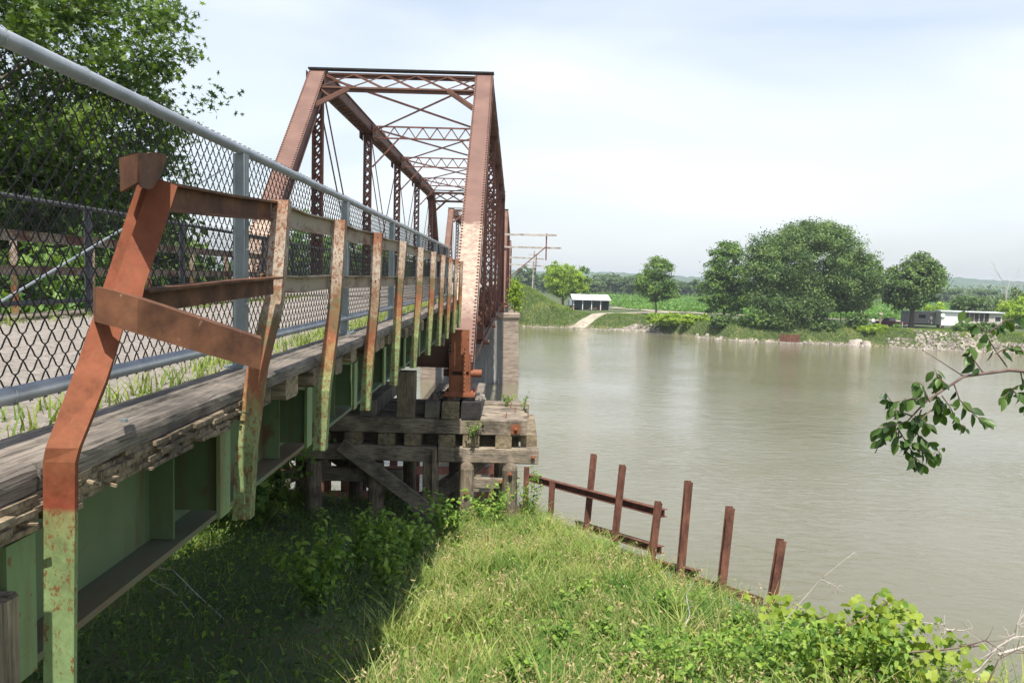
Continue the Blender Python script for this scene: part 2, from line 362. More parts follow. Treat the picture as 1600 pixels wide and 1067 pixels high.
# crest of the near bank: for each X the distance at which it drops to the river
CX_ = np.array([-60, -30, -14, -8, -6, -1.5, .6, 1.6, 2.25, 2.65, 3.2, 4.5, 6, 9, 60.])
CY_ = np.array([60, 45, 30, 22, 20, 19.3, 18.3, 13.2, 10.0, 8.1, 6.5, 4.8, 3.2, 0, -30.])
def sstep(t): t = np.clip(t, 0, 1); return t*t*(3-2*t)
def bumps(x, y, s): return (np.sin(x*s*1.7+1.3)*np.cos(y*s*1.3+.4)+.6*np.sin(x*s*3.1-y*s*2.3)+.4*np.cos(x*s*5.3+y*s*4.7))/2
def hgt(x, y):
    x = np.asarray(x, float); y = np.asarray(y, float)
    cy = np.interp(x, CX_, CY_)
    top = np.interp(y, [-40, -2, 2, 6, 11, 17.5, 22, 40], [-1.5, -1.6, -1.9, -3.15, -4.05, -5.25, -5.6, -6])
    top = top + bumps(x, y, .9)*.10
    run = np.interp(x, [-5, 1, 2.5, 5, 9], [5.5, 8.0, 9.5, 9, 9])
    drop = sstep((y-cy)/run)
    near = top*(1-drop) + (-10.2)*drop
    sy = np.interp(x, SX, SY) + bumps(x, x*.3, .25)*.8
    up_ = sstep((y-sy+1.2)/np.interp(x, [5, 9, 17, 23, 30], [5.5, 11, 12, 7, 5.5]))
    plain = -6.45 + sstep((y-420)/900)*3
    emb_top = -1.4
    ew = np.interp(x, [-26, -15, 1.5, 3.5, 6.5, 9.5, 13], [0, 1, 1, .86, .5, .18, 0])
    emb = sstep((y-sy)/13)*ew
    far = -10.2*(1-up_) + (plain + (emb_top-plain)*emb + bumps(x, y, .25)*.12*up_)*up_
    return np.where(y < 60, near, far)

xs = np.unique(np.concatenate([np.linspace(-1800, -60, 18), np.linspace(-60, -8, 40), np.linspace(-8, 10, 90), np.linspace(10, 110, 140), np.linspace(110, 2200, 24)]))
ys = np.unique(np.concatenate([np.linspace(-40, 0, 12), np.linspace(0, 36, 110), np.linspace(36, 100, 6), np.linspace(104, 200, 130), np.linspace(200, 420, 30), np.linspace(420, 4500, 24)]))
GX, GY = np.meshgrid(xs, ys); GZ = hgt(GX, GY)
V = np.stack([GX, GY, GZ], -1).reshape(-1, 3); nx, ny = len(xs), len(ys)
ii = (np.arange(ny-1)[:, None]*nx + np.arange(nx-1)[None]).ravel()
g = np_obj('ground', V, np.stack([ii, ii+1, ii+1+nx, ii+nx], 1), M['ground'], smooth=True); tag(g, 'grassy river banks and flat farmland beyond the river', kind='structure')
w = MB().add([(-1800, 0, WZ), (2200, 0, WZ), (2200, 260, WZ), (-1800, 260, WZ)], [(0, 1, 2, 3)]).build('river_water', M['water']); tag(w, 'wide murky olive river with light ripples', kind='structure')

# hills on the horizon
def hills(name, Y, prof, mat, depth=250, seed=1):
    rr = np.random.default_rng(seed); px = np.array([p[0] for p in prof]); hz = np.array([p[1] for p in prof])
    X = np.linspace(px[0], px[-1], 500)
    T = np.interp(X, px, hz); T = T + np.convolve(rr.normal(0, 1, 500), np.ones(3)/3, 'same')*1.6 + np.convolve(rr.normal(0, 1, 500), np.ones(15)/15, 'same')*3
    rows = []
    for k, t in enumerate(np.linspace(0, 1, 12)):
        z = -8 + (T+8)*math.sin(t*math.pi/2) + rr.normal(0, 1.0, 500)*(t > .1)
        rows.append(np.stack([X, Y + depth*t + rr.normal(0, 2, 500), z], -1))
    rows.append(np.stack([X, np.full(500, Y+depth*2.4), np.full(500, -12.)], -1))
    V = np.concatenate(rows); n = 500; ii = (np.arange(len(rows)-1)[:, None]*n + np.arange(n-1)[None]).ravel()
    o = np_obj(name, V, np.stack([ii, ii+1, ii+1+n, ii+n], 1), mat, smooth=False)
    return tag(o, kind='structure')
hills('hills', 1500, [(-1700, 10), (-300, 12), (200, 20), (420, 14), (560, 18), (700, 35), (850, 32), (1000, 22), (1300, 16), (2100, 14)], M['hill'])

# dirt road: one branch runs down to the ramp on the shore, one along the field
def ribbon(name, pts, w, mat, dz=.05):
    P = [Vector(p) for p in pts]; V = []; n = len(P)
    for i in range(n):
        d = (P[min(i+1, n-1)]-P[max(i-1, 0)]).normalized(); s_ = Vector((-d.y, d.x))
        ww = w[i] if hasattr(w, '__len__') else w
        for k in range(5):
            q = P[i]+s_*ww*(k/4-.5); V.append((q.x, q.y, float(hgt(q.x, q.y))+dz))
    ii = (np.arange(n-1)[:, None]*5 + np.arange(4)[None]).ravel()
    return tag(np_obj(name, np.array(V), np.stack([ii, ii+1, ii+6, ii+5], 1), mat, smooth=True), kind='structure')
def dens(pts, k=10):
    out = []
    for a, b in zip(pts[:-1], pts[1:]):
        for i in range(k): out.append((a[0]+(b[0]-a[0])*i/k, a[1]+(b[1]-a[1])*i/k))
    return out+[pts[-1]]
ribbon('dirt_road', dens([(9.2, 157.2), (12.5, 159.8), (16.5, 163.5), (22, 169.5), (29, 176.5), (36, 184)]), [2.6]*20+[3.0]*31, M['road'], .09)
ribbon('field_road', dens([(24, 205), (30, 192), (36, 184), (46, 177), (60, 171), (80, 166), (120, 160)]), 4.5, M['road'], .11)

def wbox(mb, x0, x1, y0, y1, z0, z1, j=.006, seed=0):
    r_ = random.Random(seed+int(x0*100)+int(z0*77)); n = 6
    ax = 'x' if (x1-x0) >= max(y1-y0, z1-z0) else ('y' if (y1-y0) >= (z1-z0) else 'z')
    lo, hi = {'x': (x0, x1), 'y': (y0, y1), 'z': (z0, z1)}[ax]
    ca, cb = {'x': ((y0, y1), (z0, z1)), 'y': ((x0, x1), (z0, z1)), 'z': ((x0, x1), (y0, y1))}[ax]
    n = max(3, int((hi-lo)/.3)); c_ = .018; V = []
    prof = [(ca[0]+c_, cb[0]), (ca[1]-c_, cb[0]), (ca[1], cb[0]+c_), (ca[1], cb[1]-c_), (ca[1]-c_, cb[1]), (ca[0]+c_, cb[1]), (ca[0], cb[1]-c_), (ca[0], cb[0]+c_)]
    for i in range(n+1):
        t_ = lo+(hi-lo)*i/n
        for a, b in prof:
            a += r_.uniform(-j, j); b += r_.uniform(-j, j)
            V.append({'x': (t_, a, b), 'y': (a, t_, b), 'z': (a, b, t_)}[ax])
    f = [tuple(range(8)), tuple(reversed([n*8+k for k in range(8)]))]
    for i in range(n):
        for k in range(8): f.append((i*8+k, i*8+(k+1) % 8, (i+1)*8+(k+1) % 8, (i+1)*8+k))
    if ax != 'y': f = [tuple(reversed(q)) for q in f]
    mb.add(V, f); return mb
# ------------------------------------------------------------------ truss spans
L = 8.9; HT = 8.22; TX = 2.62
def lacing(mb, a, b, side, w, pitch, t=.012, bw=.055, cross=True, off=0):
    """flat lacing bars zig-zagging between the two edges of a member a-b, in plane (dir, side)"""
    a, b = Vector(a), Vector(b); d = (b-a); ln = d.length; d.normalize(); s_ = Vector(side); s_ = (s_-d*s_.dot(d)).normalized(); nn = d.cross(s_)
    n = max(1, int(ln/pitch)); st = ln/n
    for i in range(n):
        p, q = a+d*st*i, a+d*st*(i+1); k = 1 if i % 2 == 0 else -1
        mb.bar(p+s_*k*w/2+nn*off, q-s_*k*w/2+nn*off, bw, t, side=s_)
        if cross: mb.bar(p-s_*k*w/2+nn*(off+t*1.3), q+s_*k*w/2+nn*(off+t*1.3), bw, t, side=s_)
def boxmember(a, b, w=.54, dep=.42, rivets=True):
    """riveted box: cover plate above, two webs, flange angles, lacing beneath"""
    a, b = Vector(a), Vector(b); d = (b-a).normalized(); sx = Vector((1, 0, 0)); nn = sx.cross(d)
    if nn.z < 0: nn = -nn
    mb = MB()
    mb.bar(a+nn*dep/2, b+nn*dep/2, w, .022, side=sx)
    for k in (-1, 1):
        mb.bar(a+sx*k*(w/2-.07), b+sx*k*(w/2-.07), .02, dep-.03, side=sx)
        mb.bar(a+sx*k*(w/2-.035)-nn*(dep/2-.015), b+sx*k*(w/2-.035)-nn*(dep/2-.015), .09, .016, side=sx)
        mb.bar(a+sx*k*(w/2-.045)+nn*(dep/2-.018), b+sx*k*(w/2-.045)+nn*(dep/2-.018), .07, .014, side=sx)
    lacing(mb, a-nn*(dep/2+.004), b-nn*(dep/2+.004), sx, w-.10, .5, off=0)
    if rivets:
        n = int((b-a).length/.115)
        for i in range(n):
            p = a+d*((b-a).length*(i+.5)/n)+nn*(dep/2+.011)
            for k in (-1, 1): mb.rv.append(len(mb.f)); mb.dome(p+sx*k*(w/2-.035), nn, .031, .02, 6)
    return mb
def lattice_post(x, y, z0, z1):
    mb = MB()
    for k in (-1, 1):      # two channels, webs facing along the bridge sides
        mb.box(x+k*.155-.009, x+k*.155+.009, y-.13, y+.13, z0, z1)
        for j in (-1, 1): mb.box(min(x+k*.155, x+k*.10), max(x+k*.155, x+k*.10), y+j*.13-.007, y+j*.13+.007, z0, z1)
    n = int((z1-z0-.6)/.34)
    for j in (-1, 1):
        lacing(mb, (x, y+j*.145, z0+.3), (x, y+j*.145, z1-.3), (1, 0, 0), .25, .34, cross=True)
        for zz in (z0+.15, z1-.15): mb.box(x-.165, x+.165, y+j*.15-.006, y+j*.15+.006, zz-.16, zz+.16)
    return mb
def make_truss():
    root = empty('truss_span', (-3.72, 17.7, -2.05), 'nearest rust brown steel truss span with bleached patch on its end post', 'bridge truss', 'riveted truss spans of the bridge')
    T = M['truss']; D = M['truss_dark']
    for k in (-1, 1):
        x = k*TX
        mb = boxmember((x, 0, .1), (x, L, HT)); ep = mb.build('end_post', M['bleached'], root); ep.data.materials.append(M['rivet'])
        for i0 in mb.rv:
            for q_ in range(i0, i0+12): ep.data.polygons[q_].material_index = 1
        boxmember((x, 6*L, .1), (x, 5*L, HT), rivets=False).build('end_post', D, root)
        boxmember((x, L-.1, HT), (x, 5*L+.1, HT), rivets=False).build('top_chord', T, root)
        for i in range(1, 6):
            if i in (1, 5):
                lattice_post(x, i*L, .1, HT-.2).build('hanger', D, root)
            else: lattice_post(x, i*L, .1, HT-.2).build('vertical_post', D, root)
        # bottom chord eyebars with pins
        mb = MB()
        for i in range(6):
            for o_ in ((-.15, .15) if i in (0, 5) else (-.2, -.1, .1, .2)):
                mb.bar((x+o_, i*L, 0), (x+o_, (i+1)*L, 0), .028, .13, side=(1, 0, 0))
        for i in range(7): mb.tube([(x-.36, i*L, 0), (x+.36, i*L, 0)], .075, 10)
        for i in range(7):
            for o_ in (-.17, .17): mb.tube([(x+o_-.03, i*L, 0), (x+o_+.03, i*L, 0)], .16, 12)
        mb.build('bottom_chord', T, root)
        # diagonals (pairs of eyebars) and counters
        for a, b, w in ((1, 2, .1), (2, 3, .085), (4, 3, .085), (5, 4, .1)):
            mb = MB()
            for o_ in (-.1, .1): mb.bar((x+o_, a*L, HT-.1), (x+o_, b*L, 0), .025, w, side=(1, 0, 0))
            mb.build('diagonal_bar', D, root)
        for a, b in ((3, 2), (3, 4)):
            MB().tube([(x, a*L, HT-.1), (x, b*L, 0)], .022, 6).build('counter_rod', D, root)
        # gusset plates at the top joints
        for i in range(1, 6):
            for s_ in (-1, 1): MB().box(x+s_*.285-.006, x+s_*.285+.006, i*L-.42, i*L+.42, HT-.46, HT+.12).build('gusset_plate', T, root)
    # portal: lattice girder in the plane of the end posts
    sl = Vector((0, L, HT-.1)).normalized()
    for y0, sg in ((L, 1), (5*L, -1)):
        dn = Vector((0, -sl.y*sg, -sl.z)); A = TX-.16
        t0 = Vector((0, y0, HT+.12)); mb = MB()
        for xx, q in ((0, 0), (0, .82)):
            c = t0+dn*q
            mb.bar(c+Vector((-A, 0, 0)), c+Vector((A, 0, 0)), .16, .05)
            mb.bar(c+Vector((-A, 0, -.05)), c+Vector((A, 0, -.05)), .02, .16)
        n = 5; st = 2*A/n
        for i in range(n):
            for e in (0, 1):
                p = t0+Vector((-A+st*(i+e), 0, 0)); q = t0+dn*.78+Vector((-A+st*(i+1-e), 0, 0))
                mb.bar(p, q, .14, .03 if e else .06)
        mb.build('portal_lattice', T, root)
        mb = MB()
        mb.box(-TX-.3, TX+.3, y0-.14, y0+.14, HT+.232, HT+.285)
        mb.build('portal_cap', M['black_steel'], root)
        for k in (-1, 1):
            mb = MB(); p = t0+dn*.82+Vector((k*(A-.95), 0, 0)); q = t0+dn*1.95+Vector((k*(A+.02), 0, 0))
            mb.bar(p, q, .12, .10); mb.bar(p, q, .02, .16)
            mb.bar(p.lerp(q, .5), t0+dn*.85+Vector((k*A, 0, 0)), .05, .04)
            mb.build('knee_brace', T, root)
    for i in (2, 3, 4):
        mb = MB(); A = TX-.2; y = i*L
        for zz in (HT+.10, HT-.38):
            mb.bar((-A, y, zz), (A, y, zz), .08, .06); 
        n = 16; st = 2*A/n
        for j in range(n):
            e = j % 2
            mb.bar((-A+st*j, y, HT+.08 if e else HT-.36), (-A+st*(j+1), y, HT-.36 if e else HT+.08), .02, .045)
        mb.build('sway_strut', D, root)
        for k in (-1, 1):
            MB().bar((k*(A-1.1), y, HT-.4), (k*A, y, HT-1.6), .06, .06).build('knee_brace', D, root)
    for i in range(1, 5):
        mb = MB()
        mb.bar((-TX+.25, i*L, HT), (TX-.25, (i+1)*L, HT-.02), .07, .06); mb.bar((TX-.25, i*L, HT-.08), (-TX+.25, (i+1)*L, HT-.1), .05, .05)
        mb.build('top_lateral', D, root)
    # floor system
    for i in range(0, 7):
        mb = MB(); y = i*L + (.25 if i == 0 else -.25 if i == 6 else 0); A = TX-.2
        mb.box(-A, A, y-.012, y+.012, .12, .95); mb.box(-A, A, y-.15, y+.15, .95, .975); mb.box(-A, A, y-.15, y+.15, .095, .12)
        mb.build('floor_beam', T, root)
    for x in (-1.7, -.6, .6, 1.7):
        mb = MB(); mb.box(x-.01, x+.01, .3, 6*L-.3, .98, 1.38); mb.box(x-.12, x+.12, .3, 6*L-.3, 1.38, 1.4); mb.box(x-.12, x+.12, .3, 6*L-.3, .978, .995)
        mb.build('stringer', D, root)
    mb = MB(); y = .2
    while y < 6*L-.1:
        mb.box(-2.15, 2.15, y, y+.2, 1.402, 1.52); y += .42
    mb.build('cross_ties', M['wood_x'], root)
    mb = MB(); mb.box(-2.1, 2.1, .05, 6*L-.05, 1.522, 1.6); mb.build('deck', M['gravel'], root)
    # lower lateral angles
    mb = MB()
    for i in range(6):
        mb.bar((-TX, i*L, .1), (TX, (i+1)*L, .06), .07, .05); mb.bar((TX, i*L, .16), (-TX, (i+1)*L, .18), .07, .05)
    mb.build('bottom_lateral', D, root)
    # shoes
    for k in (-1, 1):
        for y in (0, 6*L):
            x = k*TX; mb = MB()
            for o_ in (-.21, .21): mb.box(x+o_-.016, x+o_+.016, y-.26, y+.26, -.42, .42)
            mb.box(x-.19, x+.19, y-.24, y-.215, -.40, -.02); mb.box(x-.19, x+.19, y-.24, y-.215, .06, .95)
            mb.box(x+.06, x+.14, y-.262, y-.242, -.38, .62); mb.box(x-.34, x+.34, y-.36, y+.36, -.47, -.42); mb.box(x-.28, x+.28, y-.3, y+.3, -.42, -.385)
            for zz in np.arange(-.34, .6, .09):
                mb.dome((x+.10, y-.262, zz), (0, -1, 0), .02, .015)
                if zz < .1:
                    mb.dome((x+.228, y-.18, zz), (1, 0, 0), .02, .015)
            for o_ in (-.28, .28):
                for yy in (-.27, .27): mb.dome((x+o_, y+yy, -.42), (0, 0, 1), .035, .06)
            mb.tube([(x+.2, y, 0), (x+.46, y, 0)], .085, 12)
            mb.build('bearing_shoe', M['shoe'], root)
    return root
truss = make_truss()
t2 = copy_tree(truss); t2.location = (-3.62, 71.7, -2.4); t2.scale = (1, 1, 1.07); t2['label'] = 'second rust brown truss span beyond the concrete pier, seen through the first'
t3 = copy_tree(truss); t3.location = (-3.5, 125.7, -2.3); t3['label'] = 'farthest rust brown truss span reaching the grassy embankment across the river'
for t in (t2, t3):
    for ch in t.children:
        if ch.name.startswith('end_post'):
            ch.material_slots[0].link = 'OBJECT'; ch.material_slots[0].material = M['truss']

# ------------------------------------------------------------------ piers
def pier(y, label, lx=-3.62):
    root = empty('concrete_pier', (lx, y, WZ), label, 'bridge pier', 'concrete piers in the river')
    def prism(mb, hw, hy, nose, z0, z1, bat=0):
        pts0 = [(-hw, -hy), (hw, -hy), (hw+nose, -hy*.25), (hw+nose, hy*.25), (hw, hy), (-hw, hy), (-hw-nose, hy*.25), (-hw-nose, -hy*.25)]
        vs = [(a*(1+bat), b*(1+bat), z0) for a, b in pts0]+[(a, b, z1) for a, b in pts0]
        n = 8; mb.add(vs, [tuple(reversed(range(n))), tuple(range(n, 2*n))]+[(i, (i+1) % n, n+(i+1) % n, n+i) for i in range(n)])
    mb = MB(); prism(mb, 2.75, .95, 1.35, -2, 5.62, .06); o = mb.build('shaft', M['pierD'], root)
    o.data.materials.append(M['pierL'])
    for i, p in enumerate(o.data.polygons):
        if abs(p.normal.x) > .3: p.material_index = 1  # end facets take the lit copy, broad faces keep the shaded one
    mb = MB(); prism(mb, 2.85, 1.08, 1.40, 5.62, 6.08); mb.build('cap', M['pierL'], root, bevel=.08)
    return root
pier(71.3, 'streaked concrete river pier, deck shade painted into its broad faces, below the joint of the first two trusses')
pier(125.3, 'concrete river pier farther out, mostly hidden behind the nearer pier', -3.5)

# ------------------------------------------------------------------ approach girder span with railing
def make_girder_span():
    root = empty('girder_span', (-2.9, 9, -1.1), 'green painted steel girder approach span with weathered timber and gravel deck', 'bridge span')
    root_inv = (2.9, -9, 1.1)
    def B(mb, name, mat, **k): return mb.build(name, mat, root, loc=root_inv, **k)
    for gx, s_ in ((-1.41, 1), (-4.4, -1)):
        mb = MB()
        mb.box(gx-.006, gx+.006, -2, 17.0, -1.06, -.64)
        for y in np.arange(-1.2, 17, 1.46): mb.box(min(gx, gx+s_*.10), max(gx, gx+s_*.10), y-.006, y+.006, -1.055, -.645)
        B(mb, 'girder_web', M['green'])
        mb = MB(); mb.box(gx-.13, gx+.13, -2, 17.0, -1.085, -1.062); mb.box(gx-.13, gx+.13, -2, 17.0, -.638, -.615)
        B(mb, 'girder_flange', M['flange'])
    for k in range(12):
        y = 1.93+1.43*k
        for gx, s_ in ((-1.41, 1), (-4.4, -1)):
            mb = MB(); xo = gx+s_*.215
            mb.box(min(gx+s_*.008, xo), max(gx+s_*.008, xo), y+.035, y+.047, -1.0, -.685)
            B(mb, 'bracket_plate', M['green'])
            mb = MB(); mb.box(xo-.006, xo+.010, y-.02, y+.10, -1.02, -.665); B(mb, 'bracket_flange', M['green_light'])
        mb = MB(); mb.box(-4.38, -1.43, y+.03, y+.045, -1.02, -.66); mb.box(-4.38, -1.43, y-.03, y+.10, -1.035, -1.02); B(mb, 'floor_beam', M['green'])
    # ties: rotted, ragged outer ends
    r = random.Random(3); y = 0.6; 
    for side in (1, -1):
        y = .3; i = 0
        while y < 17.2:
            wid = r.uniform(.16, .24); gap = r.uniform(.02, .06) if y < 3.6 else r.uniform(.12, .34)
            mb = MB(); xo = (-1.10 + r.uniform(-.05, .03)) if side == 1 else (-4.72+r.uniform(-.03, .05)); xi = -2.9
            zt, zb = -.525, -.612-r.uniform(0, .025)
            rotten = side == 1 and (y < 3.7 or r.random() < .2)
            if rotten:
                if side == 1 and y < 3.3: xo -= .10
                x0_ = xo-side*.20
                mb.box(min(xi, x0_), max(xi, x0_), y, y+wid, zb, zt)
                nc, nl_ = max(4, int(wid/.016)), 6
                for a_ in range(nc):
                    for b_ in range(nl_):
                        yy = y+wid*(a_+.5)/nc; zz = zb+(zt-zb)*(b_+.5)/nl_
                        ln = r.gauss(.17, .016)-.07*(a_ % 5 == 3)*r.random() if r.random() < .93 else r.uniform(-.02, .12)
                        if ln < 0: continue
                        ww, hh = wid/nc*r.uniform(.95, 1.12), (zt-zb)/nl_*r.uniform(.95, 1.1)
                        mb.bar((x0_-.01, yy, zz), (x0_+side*ln, yy+r.uniform(-.008, .008), zz-r.uniform(0, .006)), ww, hh)
            else:
                wbox(mb, min(xi, xo), max(xi, xo), y, y+wid, zb, zt, j=.004, seed=i)
            B(mb, 'cross_tie', M['wood_rot']); y += wid+gap; i += 1
    # splintered rotten plank running along below the curb
    mb = MB(); NL = 6
    for q in range(NL):
        yy = .9; zt = -.524-q*.0145
        while yy < 3.42:
            l_ = r.uniform(.05, .22); ye = min(3.45, yy+l_)
            if q < 2 or r.random() < (.93 if q < 4 else .72):
                xo_ = -1.088+.014*math.sin(yy*5.1)+.010*math.sin(yy*13+1)+r.uniform(-.012, .012)-.003*q
                mb.bar(((xo_-1.30)/2, yy, zt-.007), ((xo_-1.30)/2+r.uniform(-.006, .006), ye+.004, zt-.007+r.uniform(-.004, .003)), xo_+1.30, .0142, side=(1, 0, 0))
            yy = ye
    for k in range(34):
        yy = r.uniform(1.2, 3.6); x1 = -1.09+r.uniform(-.03, .03); z_ = r.uniform(-.60, -.53)
        mb.bar((x1-.12, yy, z_), (x1+r.uniform(-.02, .025), yy+r.uniform(-.03, .03), z_+r.uniform(-.03, .015)), r.uniform(.006, .016), r.uniform(.003, .008))
    B(mb, 'rotten_plank', M['wood_rot'])
    # curb planks (two side by side), subdivided and worn
    def plank(x0, x1, y0, y1, z0, z1, seed):
        rr = np.random.default_rng(seed); ny_ = int((y1-y0)/.06)+2; Y = np.linspace(y0, y1, ny_); mbb = MB()
        prof = [(x0, z0), (x0, z1-.006), (x0+.008, z1), ((x0+x1)/2, z1-.003), (x1-.012, z1), (x1, z1-.014), (x1+.001, (z0+z1)/2), (x1-.004, z0)]
        wob = np.convolve(rr.normal(0, .006, ny_+20), np.ones(14)/8, 'same')[:ny_]; w2 = np.convolve(rr.normal(0, .0025, ny_+20), np.ones(12)/8, 'same')[:ny_]
        o_ = []; fs = []; n = len(prof)
        for j, yv in enumerate(Y):
            for q, (a, b) in enumerate(prof):
                o_.append((a+(wob[j] if q >= 4 else 0)+rr.normal(0, .0012), yv, b+w2[j]*(.4 if b > z0 else 1)+rr.normal(0, .001)))
        for j in range(ny_-1):
            for q in range(n): fs.append((j*n+q, j*n+(q+1) % n, (j+1)*n+(q+1) % n, (j+1)*n+q))
        fs.append(tuple(range(n))); fs.append(tuple(reversed([(ny_-1)*n+q for q in range(n)])))
        mbb.add(o_, fs); return mbb
    sd_ = 0
    for x0, x1, mir in ((-1.215, -1.095, 0), (-1.335, -1.222, 0), (-4.72, -4.60, 1), (-4.595, -4.48, 1)):
        y = -1.0
        for ln in (2.9, 4.2, 3.7, 4.0, 3.4):
            sd_ += 1; mb = plank(x0, x1, y, min(y+ln, 17.2)-.012, -.52, -.458+.004*(sd_ % 2), sd_); B(mb, 'curb_plank', M['wood_y']); y += ln
    for y in np.arange(1.3, 17, 1.24):
        for xx in (-1.33+.03, -1.16):
            y_ = y+R.uniform(-.1, .1); B(MB().tube([(xx, y_, -.46), (xx, y_, -.450)], .011, 8), 'bolt', M['galv_post'])
    # gravel deck sheet
    xs_ = np.linspace(-4.5, -1.32, 60); ys_ = np.linspace(-2, 17.6, 260); A, Bb = np.meshgrid(xs_, ys_)
    Z = -.50 + NR.normal(0, .0035, A.shape) + bumps(A, Bb, 3)*.006 + .02*np.cos((A+2.9)/1.6*1.4)
    ii = (np.arange(259)[:, None]*60+np.arange(59)[None]).ravel()
    o = np_obj('gravel_deck', np.stack([A, Bb, Z], -1).reshape(-1, 3), np.stack([ii, ii+1, ii+61, ii+60], 1), M['gravel'], root, loc=root_inv)
    mb = MB(); mb.box(-4.45, -1.35, -2, 17.55, -.62+.001, -.54); B(mb, 'deck_board', M['wood_x'])
    return root
make_girder_span()

# rusty railings -----------------------------------------------------------
POST_TOP = [3.73, 4.98, 6.36, 7.80, 9.28, 10.78, 12.25, 13.7, 15.15, 16.5]
POST_BOT = [3.28, 4.62, 6.06, 7.5, 8.98, 10.5, 11.98, 13.45, 14.95, 16.35]
def angle_post(pb, pt, wid=.072, dep=.062, mid=None, sgn=1):
    """angle iron: one leg faces the camera side (-Y), the other faces outwards"""
    mb = MB(); t = .009; prof = [(-wid/2, 0), (wid/2, 0), (wid/2, dep), (wid/2-t, dep), (wid/2-t, t), (-wid/2, t)]
    if sgn < 0: prof = [(-a, b) for a, b in prof][::-1]
    pts = [Vector(p) for p in ([pb]+(mid or [])+[pt])]
    mb.sweep(prof, pts, [((1, 0, 0), (0, 1, 0))]*len(pts)); return mb
rl = empty('steel_railing', (-1.05, 9, -1.0), 'bent rusty steel railing with peeling paint along the near edge', 'railing')
inv = (1.05, -9, 1.0)
rr = random.Random(5)
for k, (yt, yb) in enumerate(zip(POST_TOP, POST_BOT)):
    mid = [(-1.065, yb+.02, -.66), (-1.06+rr.uniform(-.008, .012), yb+(yt-yb)*.55+rr.uniform(-.03, .03), -.2)]
    if k == 0: mid = [(-1.065, yb+.0, -.70), (-1.055, yb+.10, -.40), (-1.04, yb+.29, -.12)]
    angle_post((-1.08, yb, -1.0), (-1.055, yt, .325), mid=mid).build('post', M['post'], rl, loc=inv)
def channel_rail(a, b, h=.095, fl=.035, mid=None, t=.008):
    pts = [Vector(a)]+[Vector(q) for q in (mid or [])]+[Vector(b)]
    prof = [(0, 0), (fl, 0), (fl, -t), (t, -t), (t, -h+t), (fl*.5, -h+t), (fl*.5, -h), (0, -h)]
    return MB().sweep(prof, pts, [((1, 0, 0), (0, 0, 1))]*len(pts))
for k in range(len(POST_TOP)-1):
    a, b = POST_TOP[k], POST_TOP[k+1]
    channel_rail((-1.115, a+.012, .325), (-1.115, b+.008, .325), mid=[(-1.117+rr.uniform(-.006, .006), (a+b)/2, .318+rr.uniform(-.008, .004))]).build('top_rail', M['cream_rail'], rl, loc=inv)
    ym = lambda q: POST_BOT[q]+(POST_TOP[q]-POST_BOT[q])*.76
    channel_rail((-1.115, ym(k)+.012, -.005), (-1.115, ym(k+1)+.008, -.005), h=.085, mid=[(-1.115+rr.uniform(-.006, .006), (a+b)/2-.1, -.012+rr.uniform(-.006, .006))]).build('mid_rail', M['cream_rail'], rl, loc=inv)
for k in range(4):
    for z_, f_ in ((.285, 1.0), (-.045, .76)):
        y_ = POST_BOT[k]+(POST_TOP[k]-POST_BOT[k])*f_
        for dx_ in (-.02, .012): MB().dome((-1.062+dx_, y_-.003, z_), (0, -1, .1), .009, .008, 6).build('bolt', M['rivet'], rl, loc=inv)
# bent near post, torn rails
def wsweep(prof, pts, As, Bs): return MB().sweep(prof, pts, list(zip(As, Bs)))
t = .009
c = [at(91, 1150, 1.88), at(92, 900, 1.88), at(92, 722, 1.885), at(97, 700, 1.89), at(140, 590, 1.99), at(177, 480, 2.11), at(222, 340, 2.27), at(240, 285, 2.32)]
wd = [.072, .072, .075, .074, .074, .074, .074, .072]; dp = [.006, .006, .006, .012, .045, .055, .055, .055]
AA = [(1, 0, 0), (1, 0, 0), (1, 0, 0), (1, .1, .0), (.93, .25, -.22), (.88, .35, -.28), (.86, .42, -.30), (.86, .42, -.3)]
BB = [(0, 1, 0)]*3+[(-.1, 1, 0), (-.35, .92, -.2), (-.45, .86, -.24), (-.5, .82, -.24), (-.5, .82, -.24)]
mb = MB(); 
prof = lambda w_, q: [(-w_/2, 0), (w_/2, 0), (w_/2, t+q), (w_/2-t, t+q), (w_/2-t, t), (-w_/2+t, t), (-w_/2+t, t+q), (-w_/2, t+q)]
o_ = len(mb.v); n = 8
for p, w_, A, B_, q_ in zip(c, wd, AA, BB, dp):
    A, B_ = Vector(A).normalized(), Vector(B_).normalized()
    for a, b in prof(w_, q_): mb.v.append(tuple(p+A*a+B_*b))
for i in range(len(c)-1):
    for k in range(n): mb.f.append((i*n+k, i*n+(k+1) % n, (i+1)*n+(k+1) % n, (i+1)*n+k))
mb.f.append(tuple(reversed(range(n)))); mb.f.append(tuple((len(c)-1)*n+k for k in range(n)))
tag(mb.build('bent_post', M['near_post'], rl, loc=inv), 'nearest post, bent over towards the river')
# second strip of the bent post (its folded outer leg), darker side to the camera
c2 = [at(196, 480, 2.10), at(205, 440, 2.14), at(236, 350, 2.24), at(258, 283, 2.30)]
mb = MB(); mb.sweep([(-.036, 0), (.034, 0), (.034, t), (-.036, t)], c2, [((.9, .25, -.35), (-.3, .95, -.1))]*4)
tag(mb.build('folded_leg', M['near_post'], rl, loc=inv), 'folded leg of the bent post')
